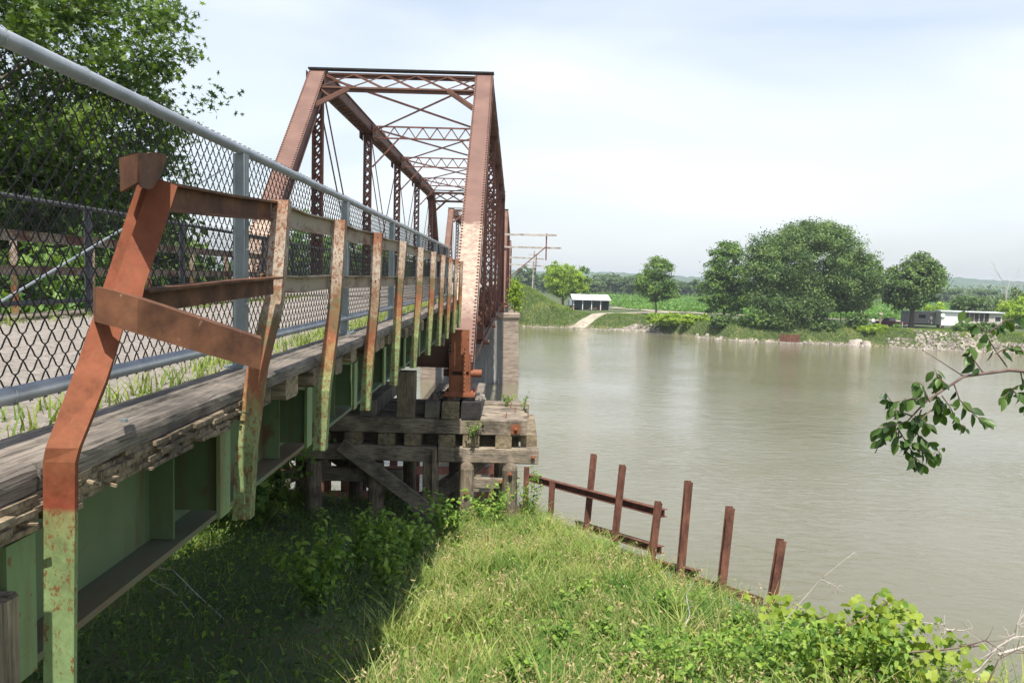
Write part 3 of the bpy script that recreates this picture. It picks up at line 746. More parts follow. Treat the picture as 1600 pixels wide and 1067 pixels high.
# top rail from the bent post to the first upright post
mb = MB(); a, b = at(232, 282, 2.42), Vector((-1.11, 3.74, .318))
mb.sweep([(0, 0), (.045, 0), (.045, -t), (t, -t), (t, -.085+t), (.03, -.085+t), (.03, -.085), (0, -.085)], [a, a.lerp(b, .5)+Vector((0, 0, -.004)), b], [((1, 0, 0), (0, 0, 1))]*3)
tag(mb.build('top_rail', M['rust_rail'], rl, loc=inv), 'brown rusted top rail nearest the camera')
mb = MB(); a, b = at(203, 452, 2.3), at(424, 432, 3.50)
mb.sweep([(0, 0), (.05, 0), (.05, -t), (t, -t), (t, -.075), (0, -.075)], [a, a.lerp(b, .5)+Vector((0, 0, .004)), b], [((1, .2, 0), (0, 0, 1))]*3)
tag(mb.build('mid_rail', M['rust_rail'], rl, loc=inv), 'brown rusted mid rail nearest the camera')
# torn, folded length of mid rail wrapping the bent post and sticking out
pts = [at(147, 450, 2.22), at(145, 449, 2.10), at(150, 448, 2.00), at(180, 455, 1.975), at(215, 466, 2.0), at(300, 494, 2.12), at(409, 530, 2.32)]
ups = [(0, 0, 1)]*4+[(0, .05, 1), (0, .15, 1), (0, .2, 1)]
ins = [(.8, 0, 0), (.8, .3, 0), (.3, .9, 0), (-.1, 1, .0), (-.3, .95, .1), (-.35, .93, .1), (-.35, .93, .1)]
fw = [.0, .004, .006, .012, .035, .05, .05]; mb = MB(); n = 6
for i, p in enumerate(pts):
    U, I = Vector(ups[i]).normalized(), Vector(ins[i]).normalized(); f_ = max(fw[i], .011)
    for a, b in ((0, 0), (f_, 0), (f_, -t), (t, -t), (t, -.086), (0, -.086)): mb.v.append(tuple(p+I*a+U*b))
for i in range(len(pts)-1):
    for k in range(n): mb.f.append((i*n+k, i*n+(k+1) % n, (i+1)*n+(k+1) % n, (i+1)*n+k))
mb.f.append(tuple(reversed(range(n)))); mb.f.append(tuple((len(pts)-1)*n+k for k in range(n)))
tag(mb.build('torn_rail', M['rust_rail'], rl, loc=inv), 'torn rail folded round the bent post and jutting out')
# torn stub of top rail on the bent post
mb = MB()
q = [at(186, 247, 2.16), at(215, 240, 2.02), at(215, 285, 2.02), at(188, 300, 2.16)]
back = Vector((.004, .012, 0))
mb.add([*q, *[p+back for p in q]], [(0, 1, 2, 3), (7, 6, 5, 4), (0, 4, 5, 1), (1, 5, 6, 2), (2, 6, 7, 3), (3, 7, 4, 0)])
e = [at(215, 238, 2.02), at(228, 240, 2.10), at(243, 238, 2.18), at(259, 243, 2.28)]; lo = [at(216, 288, 2.02), at(229, 292, 2.12), at(238, 290, 2.2), at(250, 268, 2.28)]
ridge = [at(188, 246, 2.19), at(205, 242, 2.24), at(225, 241, 2.3), at(250, 240, 2.36)]
off = Vector((0, .008, -.006)); vs = e+lo+ridge; mb.add(vs+[v+off for v in vs], [(0, 4, 5, 1), (1, 5, 6, 2), (2, 6, 7, 3), (8, 0, 1, 9), (9, 1, 2, 10), (10, 2, 3, 11)]+[tuple(12+i for i in f) for f in ((1, 5, 4, 0), (2, 6, 5, 1), (3, 7, 6, 2), (9, 1, 0, 8), (10, 2, 1, 9), (11, 3, 2, 10))]+[(0, 12, 16, 4), (3, 7, 19, 15), (4, 16, 17, 5), (5, 17, 18, 6), (6, 18, 19, 7), (8, 9, 21, 20), (9, 10, 22, 21), (10, 11, 23, 22), (8, 20, 12, 0), (3, 15, 23, 11)])
tag(mb.build('torn_stub', M['rust_rail'], rl, loc=inv), 'jagged torn end of the top rail')

# far side railing
rf = empty('steel_railing', (-4.75, 9, -1.0), 'straight peeling cream railing on the far side of the deck, behind both fences', 'railing'); invf = (4.75, -9, 1.0)
for k in range(12):
    y = .6+1.45*k
    angle_post((-4.73, y, -1.0), (-4.75, y, .33), sgn=-1).build('post', M['post'], rf, loc=invf)
channel_rail((-4.70, .6, .33), (-4.70, 16.6, .33), h=.10).build('top_rail', M['cream_rail'], rf, loc=invf)
channel_rail((-4.70, .6, .0), (-4.70, 16.6, .0), h=.09).build('mid_rail', M['cream_rail'], rf, loc=invf)

# chain link fences ---------------------------------------------------------
MESHW = 2.42
def chain_mesh(width, z0, z1, wire=.0023, dia=.071, sides=4, name='mesh_panel', mat=None, parent=None, loc=None, share=None):
    """woven zig-zag wires; local x=0 plane, runs along +y"""
    n = int(width/(dia/2)); st = width/n; rows = int((z1-z0)/(dia/2)); dz = (z1-z0)/rows; V = []; Fc = []
    s2 = max(wire*1.0, .0018)
    for i in range(n):
        y0 = i*st; pts = []
        for j in range(rows+1):
            rgt = (j+i) % 2 == 0
            yy = y0+(st*1.06 if rgt else -st*.06); z = z0+j*dz
            # hooks: front at one side, back at the other
            xx = s2*(1 if rgt else -1)
            pts.append((xx, yy-(.012 if rgt else -.012), z-dz*.18)); pts.append((0, yy, z)); pts.append((-xx, yy-(.012 if rgt else -.012), z+dz*.18))
        P = np.array(pts); D = np.gradient(P, axis=0); D /= np.linalg.norm(D, axis=1)[:, None]
        ux = np.array([1., 0, 0]); A = ux-D*D[:, :1]; A /= np.linalg.norm(A, axis=1)[:, None]; Bv = np.cross(D, A)
        o0 = len(V)*0+sum(len(v) for v in V); rings = []
        for k in range(sides):
            a = 2*math.pi*k/sides+.4; rings.append(P+A*wire*math.cos(a)+Bv*wire*math.sin(a))
        Rg = np.stack(rings, 1).reshape(-1, 3); V.append(Rg); m_ = len(P)
        idx = o0+(np.arange(m_-1)[:, None]*sides+np.arange(sides)[None]); nxt = o0+(np.arange(m_-1)[:, None]*sides+((np.arange(sides)+1) % sides)[None])
        Fc.append(np.stack([idx, nxt, nxt+sides, idx+sides], -1).reshape(-1, 4))
    return np_obj(name, np.concatenate(V), np.concatenate(Fc), mat, parent, loc=loc)
def fence(x, y0, n, zb, zt, base, label, side, wmat, simple_=False, sp=MESHW, panel=None):
    root = empty('chain_link_fence', (x, y0, base), label, 'fence')
    H = zt-base
    for k in range(n+1):
        mb = MB(); y = k*sp
        mb.box(-.028, .028, y-.003-.03, y+.003-.03, 0, H-.02); mb.box(-.028, -.022, y-.03, y+.03, 0, H-.02); mb.box(.022, .028, y-.03, y+.03, 0, H-.02)
        mb.box(-.022, -.006, y+.024, y+.03, 0, H-.02); mb.box(.006, .022, y+.024, y+.03, 0, H-.02)
        mb.build('post', M['galv_dark' if simple_ else 'galv_post'], root)
        if not simple_:
            mb = MB(); s_ = side
            mb.box(-.06, .06, y-.06, y+.16, .001, .012)
            mb.add([(.002, y+.03, .012), (.002, y+.15, .012), (.002, y+.03, .13), (.010, y+.03, .012), (.010, y+.15, .012), (.010, y+.03, .13)], [(0, 1, 2), (5, 4, 3), (0, 3, 4, 1), (1, 4, 5, 2), (2, 5, 3, 0)])
            for yy in (-.04, .13): mb.tube([(.04, y+yy, .012), (.04, y+yy, .03)], .011, 6)
            mb.build('base_plate', M['galv_post'], root)
    rx = side*.030
    MB().tube([(rx*0, -.9, H), (0, n*sp+.05, H)], .0225, 12).build('top_rail', M['galv_dark' if simple_ else 'galv'], root, smooth=True)
    MB().tube([(-rx*.25, -.9, zb-base), (-rx*.25, n*sp+.05, zb-base)], .0225, 12).build('bottom_rail', M['galv_dark' if simple_ else 'galv'], root, smooth=True)
    # sleeves and wire ties
    tie_src = {}
    for k in range(0 if simple_ else n*6):
        y = 0
        for z, xx in ((H, 0), (zb-base, -rx*.25)):
            if z in tie_src: o_t = tie_src[z].copy(); col.objects.link(o_t); o_t.location = (0, .18+k*sp/6, 0); continue
            mb = MB(); mb.tube([(xx+.0255*math.cos(a), y+.006*math.sin(a*.5), z+.0255*math.sin(a)) for a in np.linspace(0, 2*math.pi, 11)], .0016, 4, cap=False)
            o_t = mb.build('wire_tie', M['galv'], root, loc=(0, .18, 0)); tie_src[z] = o_t
    for k in range(0 if simple_ else 3):
        for z in (.3, .55, .8):
            mb = MB(); mb.tube([(.034*math.cos(a), k*sp+.036*math.sin(a), z*H+.01*math.sin(a)) for a in np.linspace(0, 2*math.pi, 9)], .0016, 4, cap=False)
            mb.build('wire_tie', M['galv'], root)
    if panel is None:
        panel = chain_mesh(sp, zb-base-.03, H+.035, mat=wmat, parent=root, loc=(rx*.95, 0, 0), sides=4 if not simple_ else 3, wire=.0023 if not simple_ else .0024)
        first = panel
    else:
        first = panel.copy(); col.objects.link(first); first.parent = root; first.location = (rx*.95, 0, 0)
    for k in range(1, n):
        q = first.copy(); col.objects.link(q); q.parent = root; q.location = (rx*.95, k*sp, 0)
    return root, panel
fr, pan = fence(-1.30, 1.52-MESHW/2*0, 6, -.335, .57, -.458, 'tall grey chain link fence along the near deck edge, right behind the rusty railing', -1, M['wire'])
# brace rod of the near panel
mb = MB(); mb.tube([(-.045, -.25, .06), (-.045, 2.3, .92)], .004, 6)
tag(mb.build('brace_rod', M['galv'], fr), 'slanting steel brace rod')
q = pan.copy(); col.objects.link(q); q.parent = fr; q.location = (-.0285, -MESHW, 0)
ff, _ = fence(-4.40, 1.3, 6, -.335, .60, -.458, 'grey chain link fence on the far side of the gravel deck', 1, M['wire_far'], True)
ft = None
ft, _ = fence(-5.55, 18.3, 21, -.33, .72, -.455, 'long chain link fence inside the far left side of the truss span', 1, M['wire_far'], True, sp=2.42)

# ------------------------------------------------------------------ timber crib / trestle under the joint
tr = empty('timber_trestle', (-3.2, 18.5, -5.4), 'weathered timber trestle of piles, caps and stacked blocks carrying the truss shoes', 'trestle'); invt = (3.2, -18.5, 5.4)
def TB(name, mat, *a, **k):
    mb = MB(); wbox(mb, *a, **k); return mb.build(name, mat, tr, loc=invt)
F0 = 17.2
# three long timbers under the shoe
TB('top_timber', M['wood_y'], -1.80, -1.49, F0, 20.4, -2.955, -2.63)
TB('top_timber', M['wood_end'], -1.44, -1.08, F0-.03, 20.4, -2.96, -2.62)
TB('top_timber', M['wood_y'], -1.04, -.63, F0+.5, 20.45, -2.955, -2.60)
tag(TB('top_timber', M['wood_tar'], -1.04, -.63, F0, F0+.5, -2.957, -2.61), 'tar black timber end')
for x in (-4.7, -4.3, -5.1, -3.0):
    TB('top_timber', M['wood_y'], x-.17, x+.17, F0, 20.4, -2.955, -2.62)
# upper beams across
for i, (y, xe) in enumerate(((F0+.02, .36), (F0+.40, .30), (F0+.82, .38), (F0+1.24, .32), (F0+1.66, .40), (F0+2.5, .45))):
    TB('upper_beam', M['wood_x'], -6.6, xe, y, y+.36, -3.30, -2.975-.008*(i % 2), seed=i)
TB('upper_beam', M['wood_x'], -6.6, .2, F0+.55, F0+.9, -3.86, -3.315, seed=31)  # added fill beam at block level, stops light coming through the gaps
TB('upper_beam', M['wood_x'], -6.6, .2, F0+1.9, F0+2.2, -3.86, -3.315, seed=32)  # second added fill beam, also there to block light
# blocks
for x in (-6.2, -5.5, -4.8, -4.0, -3.3, -2.6, -2.05, -1.50+.175, -.985+.17, -.13, .41):
    w_ = .175; y0 = F0+(.25 if x > .3 else 0)
    TB('block', M['wood_end'], x-w_, x+w_, y0, F0+2.9, -3.56, -3.31, seed=int(x*10))
for i, y in enumerate((F0-.06, F0+2.3)):
    TB('cap_beam', M['wood_x'], -1.50, .62, y, y+.36, -3.88, -3.57, seed=9+i)
    TB('cap_beam', M['wood_x'], -6.8, -1.53, y+.06, y+.40, -3.90, -3.575, seed=19+i)
def pilep(x, y, zt, r_, arch=True, lean=0):
    zb = float(hgt(x, y))-.6; mb = MB(); pts = []; rs = []
    for i in range(8):
        t_ = i/7; pts.append((x+lean*(1-t_)+R.uniform(-.006, .006), y, zb+(zt-zb)*t_)); rs.append(r_*(1.04-.06*t_+R.uniform(-.015, .015)))
    if arch: pts += [(x, y+.03, zt+.07), (x, y+.06, zt+.12)]; rs += [r_*.85, r_*.45]
    mb.tube(pts, rs, 12); return mb.build('pile', M['wood_z'], tr, loc=invt, smooth=False)
for x in (-.88, .03): pilep(x, F0-.20, -3.98, .165, lean=.01)
for x in (-6.4, -5.6, -4.15, -2.82): pilep(x, F0+.12, -3.95, .17, False)
for x in (-6.3, -5.0, -3.7, -2.4, -1.3, -.2): pilep(x, F0+2.5, -3.95, .16, False)
TB('post_timber', M['wood_z'], -1.82, -1.50, F0+.0, F0+.28, -5.9, -3.9)
TB('post_timber', M['wood_z'], -1.62, -1.52, F0-.12, F0-.02, -5.9, -3.62)
TB('post_timber', M['wood_z'], -2.40, -2.02, F0-.0, F0+.35, -2.96, -2.0)
TB('post_timber', M['wood_z'], -5.40, -5.02, F0-.0, F0+.35, -2.96, -2.0)
TB('strut', M['wood_x'], -.73, -.13, F0-.10, F0+.06, -4.42, -4.2)
TB('strut', M['wood_x'], -4.0, -2.3, F0+.34, F0+.52, -4.45, -4.17)
TB('bearing_cap', M['wood_x'], -6.2, -1.4, 16.75, 17.1, -1.40, -1.10)
for a, b in (((-3.55, F0-.09, -3.55), (-.85, F0-.09, -5.5)), ((-6.2, F0-.05, -4.6), (-3.7, F0-.05, -5.7)), ((-6.2, F0+.3, -5.0), (-3.9, F0+.3, -4.0)), ((-2.2, F0+2.2, -5.4), (-.2, F0+2.2, -4.0)), ((-4.8, F0+2.8, -4.1), (-2.2, F0+2.8, -5.9)), ((-2.4, F0+1.2, -5.6), (-.4, F0+2.1, -4.1))):
    MB().bar(a, b, .09, .30, side=(0, 1, 0)).build('brace', M['wood_x'], tr, loc=invt, bevel=.01)
for x in (-5.6,): MB().bar((x, 16.4, -6), (x+.1, 16.75, -2.9), .3, .3, side=(1, 0, 0)).build('post_timber', M['wood_z'], tr, loc=invt, bevel=.015)
for x, z, y in ((.12, -3.15, F0), (.50, -3.72, F0-.08), (.03, -4.02, F0-.38), (-.88, -4.45, F0-.38), (-.16, -4.25, F0-.12)):
    mb = MB(); mb.tube([(x, y, z), (x, y-.04, z)], .045, 8); mb.dome((x, y-.04, z), (0, -1, 0), .035, .03); mb.build('bolt_head', M['shoe'], tr, loc=invt)
MB().box(.02, .22, F0-.012, F0+.01, -3.25, -3.05).build('washer_plate', M['shoe'], tr, loc=invt)
for x, y in ((-.1, 17.5), (.1, 18.3), (-1.3, 17.4), (-1.65, 17.4), (-.8, 18.9), (.0, 19.0)):
    z = -2.98 if x > -.3 else -2.62
    MB().bar((x, y, z), (x+.02, y, z+.13), .022, .022).build('spike_bolt', M['shoe'], tr, loc=invt)
MB().tube([(-1.28+i*.05, F0+.1+R.uniform(0, .4), -2.60+R.uniform(0, .03)) for i in range(2)], .02, 5).build('drift_pin', M['shoe'], tr, loc=invt)
# splintered light batten sticking out of the ground
b_ = MB().bar((-2.0, 16.6, -4.7), (-.75, 16.2, -5.45), .03, .10).build('broken_batten', M['wood_y']); tag(b_, 'thin pale broken board leaning in the weeds by the trestle', 'board')
# rubble heap on the timbers under the shoe
def rock_mesh(n, pos, size, rg, flat_=.7):
    base = np.array([(-1, -1, -1), (1, -1, -1), (1, 1, -1), (-1, 1, -1), (-1, -1, 1), (1, -1, 1), (1, 1, 1), (-1, 1, 1)])*.55
    f = np.array([(0, 3, 2, 1), (4, 5, 6, 7), (0, 1, 5, 4), (1, 2, 6, 5), (2, 3, 7, 6), (3, 0, 4, 7)])
    V = base[None]*(1+rg.normal(0, .28, (n, 8, 3))); V[:, 4:, :2] *= rg.uniform(.5, .9, (n, 1, 1)); s_ = size[:, None]*rg.uniform(.6, 1.2, (n, 3)); s_[:, 2] *= flat_
    V = V*s_[:, None]; a = rg.uniform(0, 6.28, n); ca, sa = np.cos(a), np.sin(a)
    X = V[..., 0]*ca[:, None]-V[..., 1]*sa[:, None]; Yv = V[..., 0]*sa[:, None]+V[..., 1]*ca[:, None]
    V = np.stack([X, Yv, V[..., 2]], -1)+pos[:, None]
    return V.reshape(-1, 3), (f[None]+8*np.arange(n)[:, None, None]).reshape(-1, 4)
rg = np.random.default_rng(4); n = 130
pos = np.stack([rg.normal(-1.15, .24, n), F0+.25+rg.uniform(0, .6, n), np.full(n, -2.60)+rg.uniform(0, .07, n)], -1)
V, Fc = rock_mesh(n, pos, rg.uniform(.03, .11, n), rg); tag(np_obj('rubble', V, Fc, M['gravel']), 'pale gravel rubble piled under the bearing shoe on the timbers', 'rubble', kind='stuff')

# ------------------------------------------------------------------ old timber end at lower left
ab = MB(); wbox(ab, -1.52, -1.128, 1.80, 1.88, -2.0, -.76, j=.006, seed=4)
tag(ab.build('abutment_timber', M['wood_z'], None), 'cracked dark timber post end at lower left beside the green bracket', 'timber')

# ------------------------------------------------------------------ steel piles on the shore
def hbeam(mb, a, b, w=.25, dep=.25, t=.02):
    a, b = Vector(a), Vector(b); sx = Vector((1, 0, 0))
    if abs((b-a).normalized().x) > .7: sx = Vector((0, 0, 1))
    d = (b-a).normalized(); sx = (sx-d*sx.dot(d)).normalized(); sy = d.cross(sx)
    for k in (-1, 1): mb.bar(a+sy*k*dep/2, b+sy*k*dep/2, w, t, side=sx)
    mb.bar(a, b, t, dep-t, side=sx); return mb
sp = empty('steel_pile_frame', (4.5, 25.5, -9.0), 'row of rusty steel piles with cross beams standing along the near shore', 'pile frame'); invs = (-4.5, -25.5, 9.0)
PL = [((820, 815), (823, 730), 30.7), ((860, 812), (863, 752), 29.6), ((914, 850), (928, 710), 28.2), ((956, 885), (973, 727), 26.3), ((1015, 900), (1029, 784), 24.9), ((1059, 940), (1076, 752), 23.4), ((1122, 965), (1141, 792), 22.2), ((1202, 965), (1221, 843), 21.6)]
for (b_, t_, Y) in PL:
    B0, T0 = at(*b_, Y), at(*t_, Y); d = (T0-B0).normalized(); B0 = B0-d*1.6
    hbeam(MB(), B0, T0, .205, .21).build('pile', M['pile'], sp, loc=invs)
for a, b, Ya, Yb in (((828, 748), (1046, 806), 30.9, 24.6), ((905, 822), (1041, 864), 28.9, 24.7), ((905, 852), (1100, 903), 28.9, 22.9), ((1062, 902), (1200, 948), 23.6, 21.9), ((1062, 912), (1120, 926), 23.5, 22.6)):
    hbeam(MB(), at(*a, Ya)+Vector((-.1, .28, 0)), at(*b, Yb)+Vector((-.1, .28, 0)), .24, .22).build('waler', M['pile'], sp, loc=invs)
sp2 = empty('steel_pile_frame', (-5, 26, -9.0), 'dark steel pile grid standing in the water behind the trestle', 'pile frame'); invs = (5, -26, 9.0)
for k, (px_, Y) in enumerate(((440, 24), (484, 25), (512, 25.5), (540, 26), (556, 26.5), (570, 27), (612, 28), (650, 29), (720, 29.5), (770, 30))):
    T0 = at(px_, 690, Y); hbeam(MB(), (T0.x, Y, -10.5), (T0.x+R.uniform(-.1, .1), Y, T0.z), .24, .24).build('pile', M['truss_dark'], sp2, loc=invs)
for y0, y1 in ((742, 745), (780, 785), (818, 822)):
    hbeam(MB(), at(425, y0-8, 24.3), at(800, y1-10, 30.6), .24, .22).build('waler', M['truss_dark'], sp2, loc=invs)

# ------------------------------------------------------------------ crossarms bracketed to the second truss, utility pole
ca = empty('wire_bracket', (-.9, 76, 0), 'long grey crossarms with a hanging post bracketed out from the second truss', 'crossarm', 'wire brackets on the truss'); invc = (.9, -76, 0)
MB().bar(at(770, 366, 76), at(870, 368, 76), .14, .18, side=(0, 1, 0)).build('crossarm', M['wood_grey'], ca, loc=invc)
MB().bar(at(770, 385.5, 76.3), at(877, 388, 76.3), .14, .16, side=(0, 1, 0)).build('crossarm', M['wood_grey'], ca, loc=invc)
MB().bar(at(854, 365, 76.15), at(853, 407, 76.15), .12, .14, side=(1, 0, 0)).build('hanging_post', M['truss_dark'], ca, loc=invc)
MB().bar(at(853, 386, 76.1), at(780, 447, 76.1), .12, .1, side=(0, 1, 0)).build('brace', M['truss'], ca, loc=invc)
cb = empty('wire_bracket', (-.9, 128, 0), 'smaller farther pair of crossarms sticking out from the third truss', 'crossarm', 'wire brackets on the truss'); invc = (.9, -128, 0)
MB().bar(at(795, 402, 128), at(850, 405, 128), .14, .2, side=(0, 1, 0)).build('crossarm', M['wood_grey'], cb, loc=invc)
MB().bar(at(795, 413, 128), at(850, 416, 128), .14, .2, side=(0, 1, 0)).build('crossarm', M['wood_grey'], cb, loc=invc)
MB().bar(at(838, 397, 128), at(837, 425, 128), .14, .14, side=(1, 0, 0)).build('hanging_post', M['truss_dark'], cb, loc=invc)
def upole(px_, pyt, pyb, Y, label, arms=((6, 1.1), (18, 1.0))):
    b_ = at(px_, pyb, Y); t_ = at(px_+3, pyt, Y); root = empty('utility_pole', b_, label, 'utility pole', 'utility poles across the river')
    i_ = (-b_.x, -b_.y, -b_.z)
    MB().tube([(b_.x, b_.y, b_.z-.6), b_.lerp(t_, .5), t_], [.19, .16, .13], 8).build('pole', M['wood_grey'], root, loc=i_)
    for dy, hw in arms:
        c_ = b_.lerp(t_, 1-dy/(pyb-pyt)); MB().box(c_.x-hw*1.3, c_.x+hw*1.3, c_.y-.28, c_.y-.14, c_.z-.08, c_.z+.08).build('crossarm', M['wood_grey'], root, loc=i_)
upole(832, 392, 448, 200, 'leaning wooden utility pole with crossarms on the embankment')
upole(1587, 440, 500, 190, 'plain utility pole at the far right among the trees', ((5, .9),))

# ------------------------------------------------------------------ foliage generators
def quads(C, N, size, asp=1.0, rg=NR):
    """leaf quads at C (n,3) with normals N; rhombus leaves"""
    n = len(C); N = N/np.linalg.norm(N, axis=1)[:, None]
    A = np.cross(N, rg.normal(0, 1, (n, 3))); A /= np.linalg.norm(A, axis=1)[:, None]; B = np.cross(N, A)
    s = (size if hasattr(size, '__len__') else np.full(n, size))[:, None]
    V = np.stack([C-A*s, C-B*s*.5*asp, C+A*s, C+B*s*.5*asp], 1).reshape(-1, 3)
    return V, np.arange(4*n).reshape(n, 4)
def crown_points(blobs, ncl, per, clr, rg, shell=.55):
    vol = np.array([b[3]*b[4]*b[5] for b in blobs])**.75; pr = vol/vol.sum(); which = rg.choice(len(blobs), ncl, p=pr); Bb = np.array(blobs)[which]
    d = rg.normal(0, 1, (ncl, 3)); d /= np.linalg.norm(d, axis=1)[:, None]; r_ = rg.uniform(shell**3, 1, ncl)**(1/3)
    r_ *= rg.uniform(.86, 1.06, ncl)
    C = Bb[:, :3]+d*r_[:, None]*Bb[:, 3:6]
    sz = clr*rg.uniform(.6, 1.35, ncl)
    P = np.repeat(C, per, 0)+rg.normal(0, 1, (ncl*per, 3))*np.repeat(sz, per)[:, None]*np.array([.5, .5, .30])
    out = np.repeat(d, per, 0); t = np.repeat(rg.uniform(0, 1, ncl), per)
    return C, P, out, t
def tree(name, label, base, th, tr_, blobs, ncl, per, leaf, clr, mat, seed=1, group=None, cat='tree', shell=.55, limbs=14, bark='bark', forks=1):
    rg = np.random.default_rng(seed); base = Vector(base); root = empty(name, base, label, cat, group)
    C, P, out, t = crown_points(blobs, ncl, per, clr, rg, shell); n = len(P)
    N = out*.6+rg.normal(0, 1, (n, 3))*.8+np.array([0, 0, .5])
    V, Fc = quads(P, N, leaf*rg.uniform(.6, 1.3, n), 1.25, rg)
    tint = np.clip(.0+.8*t+rg.normal(0, .17, n), 0, 1)
    np_obj('crown', V, Fc, mat, root, tint)
    if tr_:
        mb = MB(); rr_ = random.Random(seed); top = Vector((blobs[0][0], blobs[0][1], blobs[0][2]))
        for f_ in range(forks):
            ox = (f_-(forks-1)/2)*tr_*3.2; ft_ = Vector((ox*2.2, rr_.uniform(-.3, .3), th))
            mb.tube([(ox, 0, -.6), (ox*1.1+.02, 0, .25), Vector((ox, 0, 0)).lerp(ft_, .55)+Vector((.05*th*rr_.uniform(-1, 1), 0, .0)), ft_], [tr_*1.35, tr_, tr_*.85, tr_*.7], 10)
            for k in rg.choice(len(C), max(3, limbs//forks), replace=False):
                e = Vector(C[k]); mid = ft_.lerp(e, .5)+Vector((0, 0, .12*(e-ft_).length)); mb.tube([ft_, mid, e], [tr_*.5, tr_*.26, tr_*.08], 6)
            mb.tube([ft_, ft_.lerp(top, .6)+Vector((.1, 0, .2)), top+Vector((0, 0, blobs[0][5]*.5))], [tr_*.7, tr_*.4, tr_*.1], 8)
        mb.build('trunk', M[bark], root)
    return root
# big maple-like tree left of the approach: lobed leaves
def star_leaf(P, N, s, rg):
    n = len(P); N = N/np.linalg.norm(N, axis=1)[:, None]; A = np.cross(N, rg.normal(0, 1, (n, 3))); A /= np.linalg.norm(A, axis=1)[:, None]; B = np.cross(N, A)
    prof = np.array([(-1.0, 0), (-.25, .22), (-.35, .85), (.12, .34), (.55, .75), (.45, .22), (1.15, 0), (.45, -.22), (.55, -.75), (.12, -.34), (-.35, -.85), (-.25, -.22)])
    V = P[:, None]+(A[:, None]*prof[None, :, :1]+B[:, None]*prof[None, :, 1:])*s[:, None, None]
    V[:, :, 2] -= (np.abs(prof[:, 1])*.25)[None]*s[:, None]
    return V.reshape(-1, 3), np.arange(12*n).reshape(n, 12)
def maple():
    rg = np.random.default_rng(12)
    base = Vector((-13.5, 17.0, float(hgt(-13.5, 17)))); root = empty('maple_tree', base, 'large leafy tree close behind the fences at upper left', 'tree')
    # sprays: drooping leaf clusters filling the crown, thinner at its outer edge
    bl = [(-.5, 0, 8.5, 6.0, 5.5, 5.0), (3.0, .0, 9.6, 4.4, 4, 3.4), (1.5, 0, 5.6, 4.6, 4.5, 2.7), (-1, 2, 13, 5.5, 5, 3.5), (-5, -3, 9, 4, 4, 5), (3.6, 1.5, 7.0, 3.2, 3, 2.2), (-3.5, -6, 6.5, 4.5, 4, 5), (0, 3, 3.6, 5, 3, 2.0), (-4, 0, 3.8, 5, 3, 2.4)]
    C, P, out, t = crown_points(bl, 2300, 70, .50, rg, .25); n = len(P)
    # twig sprays reaching into the sky towards the right
    ext = []; tipdirs = []
    for a, b in (((3.9, 0, 10.4), (6.1, -.2, 10.1)), ((3.0, 0, 10.8), (5.0, 0, 10.6)), ((3.0, 0, 9.0), (5.2, 0, 8.8)), ((3.9, 0, 9.4), (6.6, 0, 9.2)), ((3.6, 0, 9.0), (6.3, 0, 8.5)), ((4, 0, 11.2), (5.6, 0, 11.5)), ((3.9, .2, 8.0), (5.7, 0, 7.5)), ((3.6, 0, 7.0), (5.3, 0, 6.7)), ((3, 0, 12), (5.0, 0, 12.6))):
        a, b = np.array(a), np.array(b)
        for k in range(420):
            t_ = rg.uniform(0, 1)**.8; ext.append(a+(b-a)*t_+rg.normal(0, 1, 3)*np.array([.16, .3, .30])*(1.6-t_)); tipdirs.append((1, 0, .3))
    P = np.concatenate([P, np.array(ext)]); out = np.concatenate([out, np.array(tipdirs)]); t = np.concatenate([t, rg.uniform(.2, .8, len(ext))]); n = len(P)
    N = out*.3+rg.normal(0, 1, (n, 3))*.7+np.array([0, 0, .7])
    V, Fc = star_leaf(P, N, rg.uniform(.055, .10, n), rg)
    np_obj('crown', V, Fc, M['leaf_maple'], root, np.clip(.1+.55*t**1.4+rg.normal(0, .16, n), 0, 1))
    mb = MB(); mb.tube([(0, 0, -.5), (.1, 0, 1.2), (-.1, 0, 3.4), (0, .2, 6), (-.3, .5, 10)], [.5, .38, .33, .24, .08], 12)
    rr_ = random.Random(2)
    for k in rg.choice(len(C), 70, replace=False):
        e = Vector(C[k]); s_ = Vector((0, 0, min(8.5, max(2.4, e.z-2.2)))); mid = s_.lerp(e, .55)+Vector((rr_.uniform(-.2, .2), rr_.uniform(-.2, .2), .35)); mb.tube([s_, mid, e], [.10, .05, .014], 6)
    for a, b in (((3.9, 0, 10.4), (6.1, -.2, 10.1)), ((3.9, 0, 9.4), (6.6, 0, 9.2)), ((3.6, 0, 9.0), (6.3, 0, 8.5)), ((3.9, .2, 8.0), (5.7, 0, 7.5))): mb.tube([(0, 0, 7), a, b], [.08, .035, .006], 5)
    mb.build('trunk', M['bark'], root)
maple()
# further trees and scrub on the left behind the fences
LTREES = [(-25, 24, 13, 'leaf_dark'), (-30, 36, 14, 'leaf_dark'), (-19.5, 13, 12, 'leaf_dark'), (-12.2, 24, 8.2, 'leaf_dark'), (-18.5, 31, 11, 'leaf_dark')]
LL = ['mid green tree behind the large leafy tree, left edge', 'tall dark tree far left beyond the fences', 'leafy tree at the very left edge behind the fence', 'low bushy tree on the near bank seen through the chain link', 'dark round tree on the shore seen through the chain link']
for i, (x, y, h_, m_) in enumerate(LTREES):
    z = float(hgt(x, y)); z = max(z, -9)
    tree('broadleaf_tree', LL[i], (x, y, z), h_*.25, .2, [(0, 0, h_*.62, h_*.42, h_*.4, h_*.4), (0, 0, h_*.3, h_*.36, h_*.36, h_*.26), (h_*.2, 0, h_*.45, h_*.3, h_*.3, h_*.3)], 700, 40, .17, h_*.075, M[m_], seed=40+i, group='trees on the near bank left of the bridge', shell=.3)

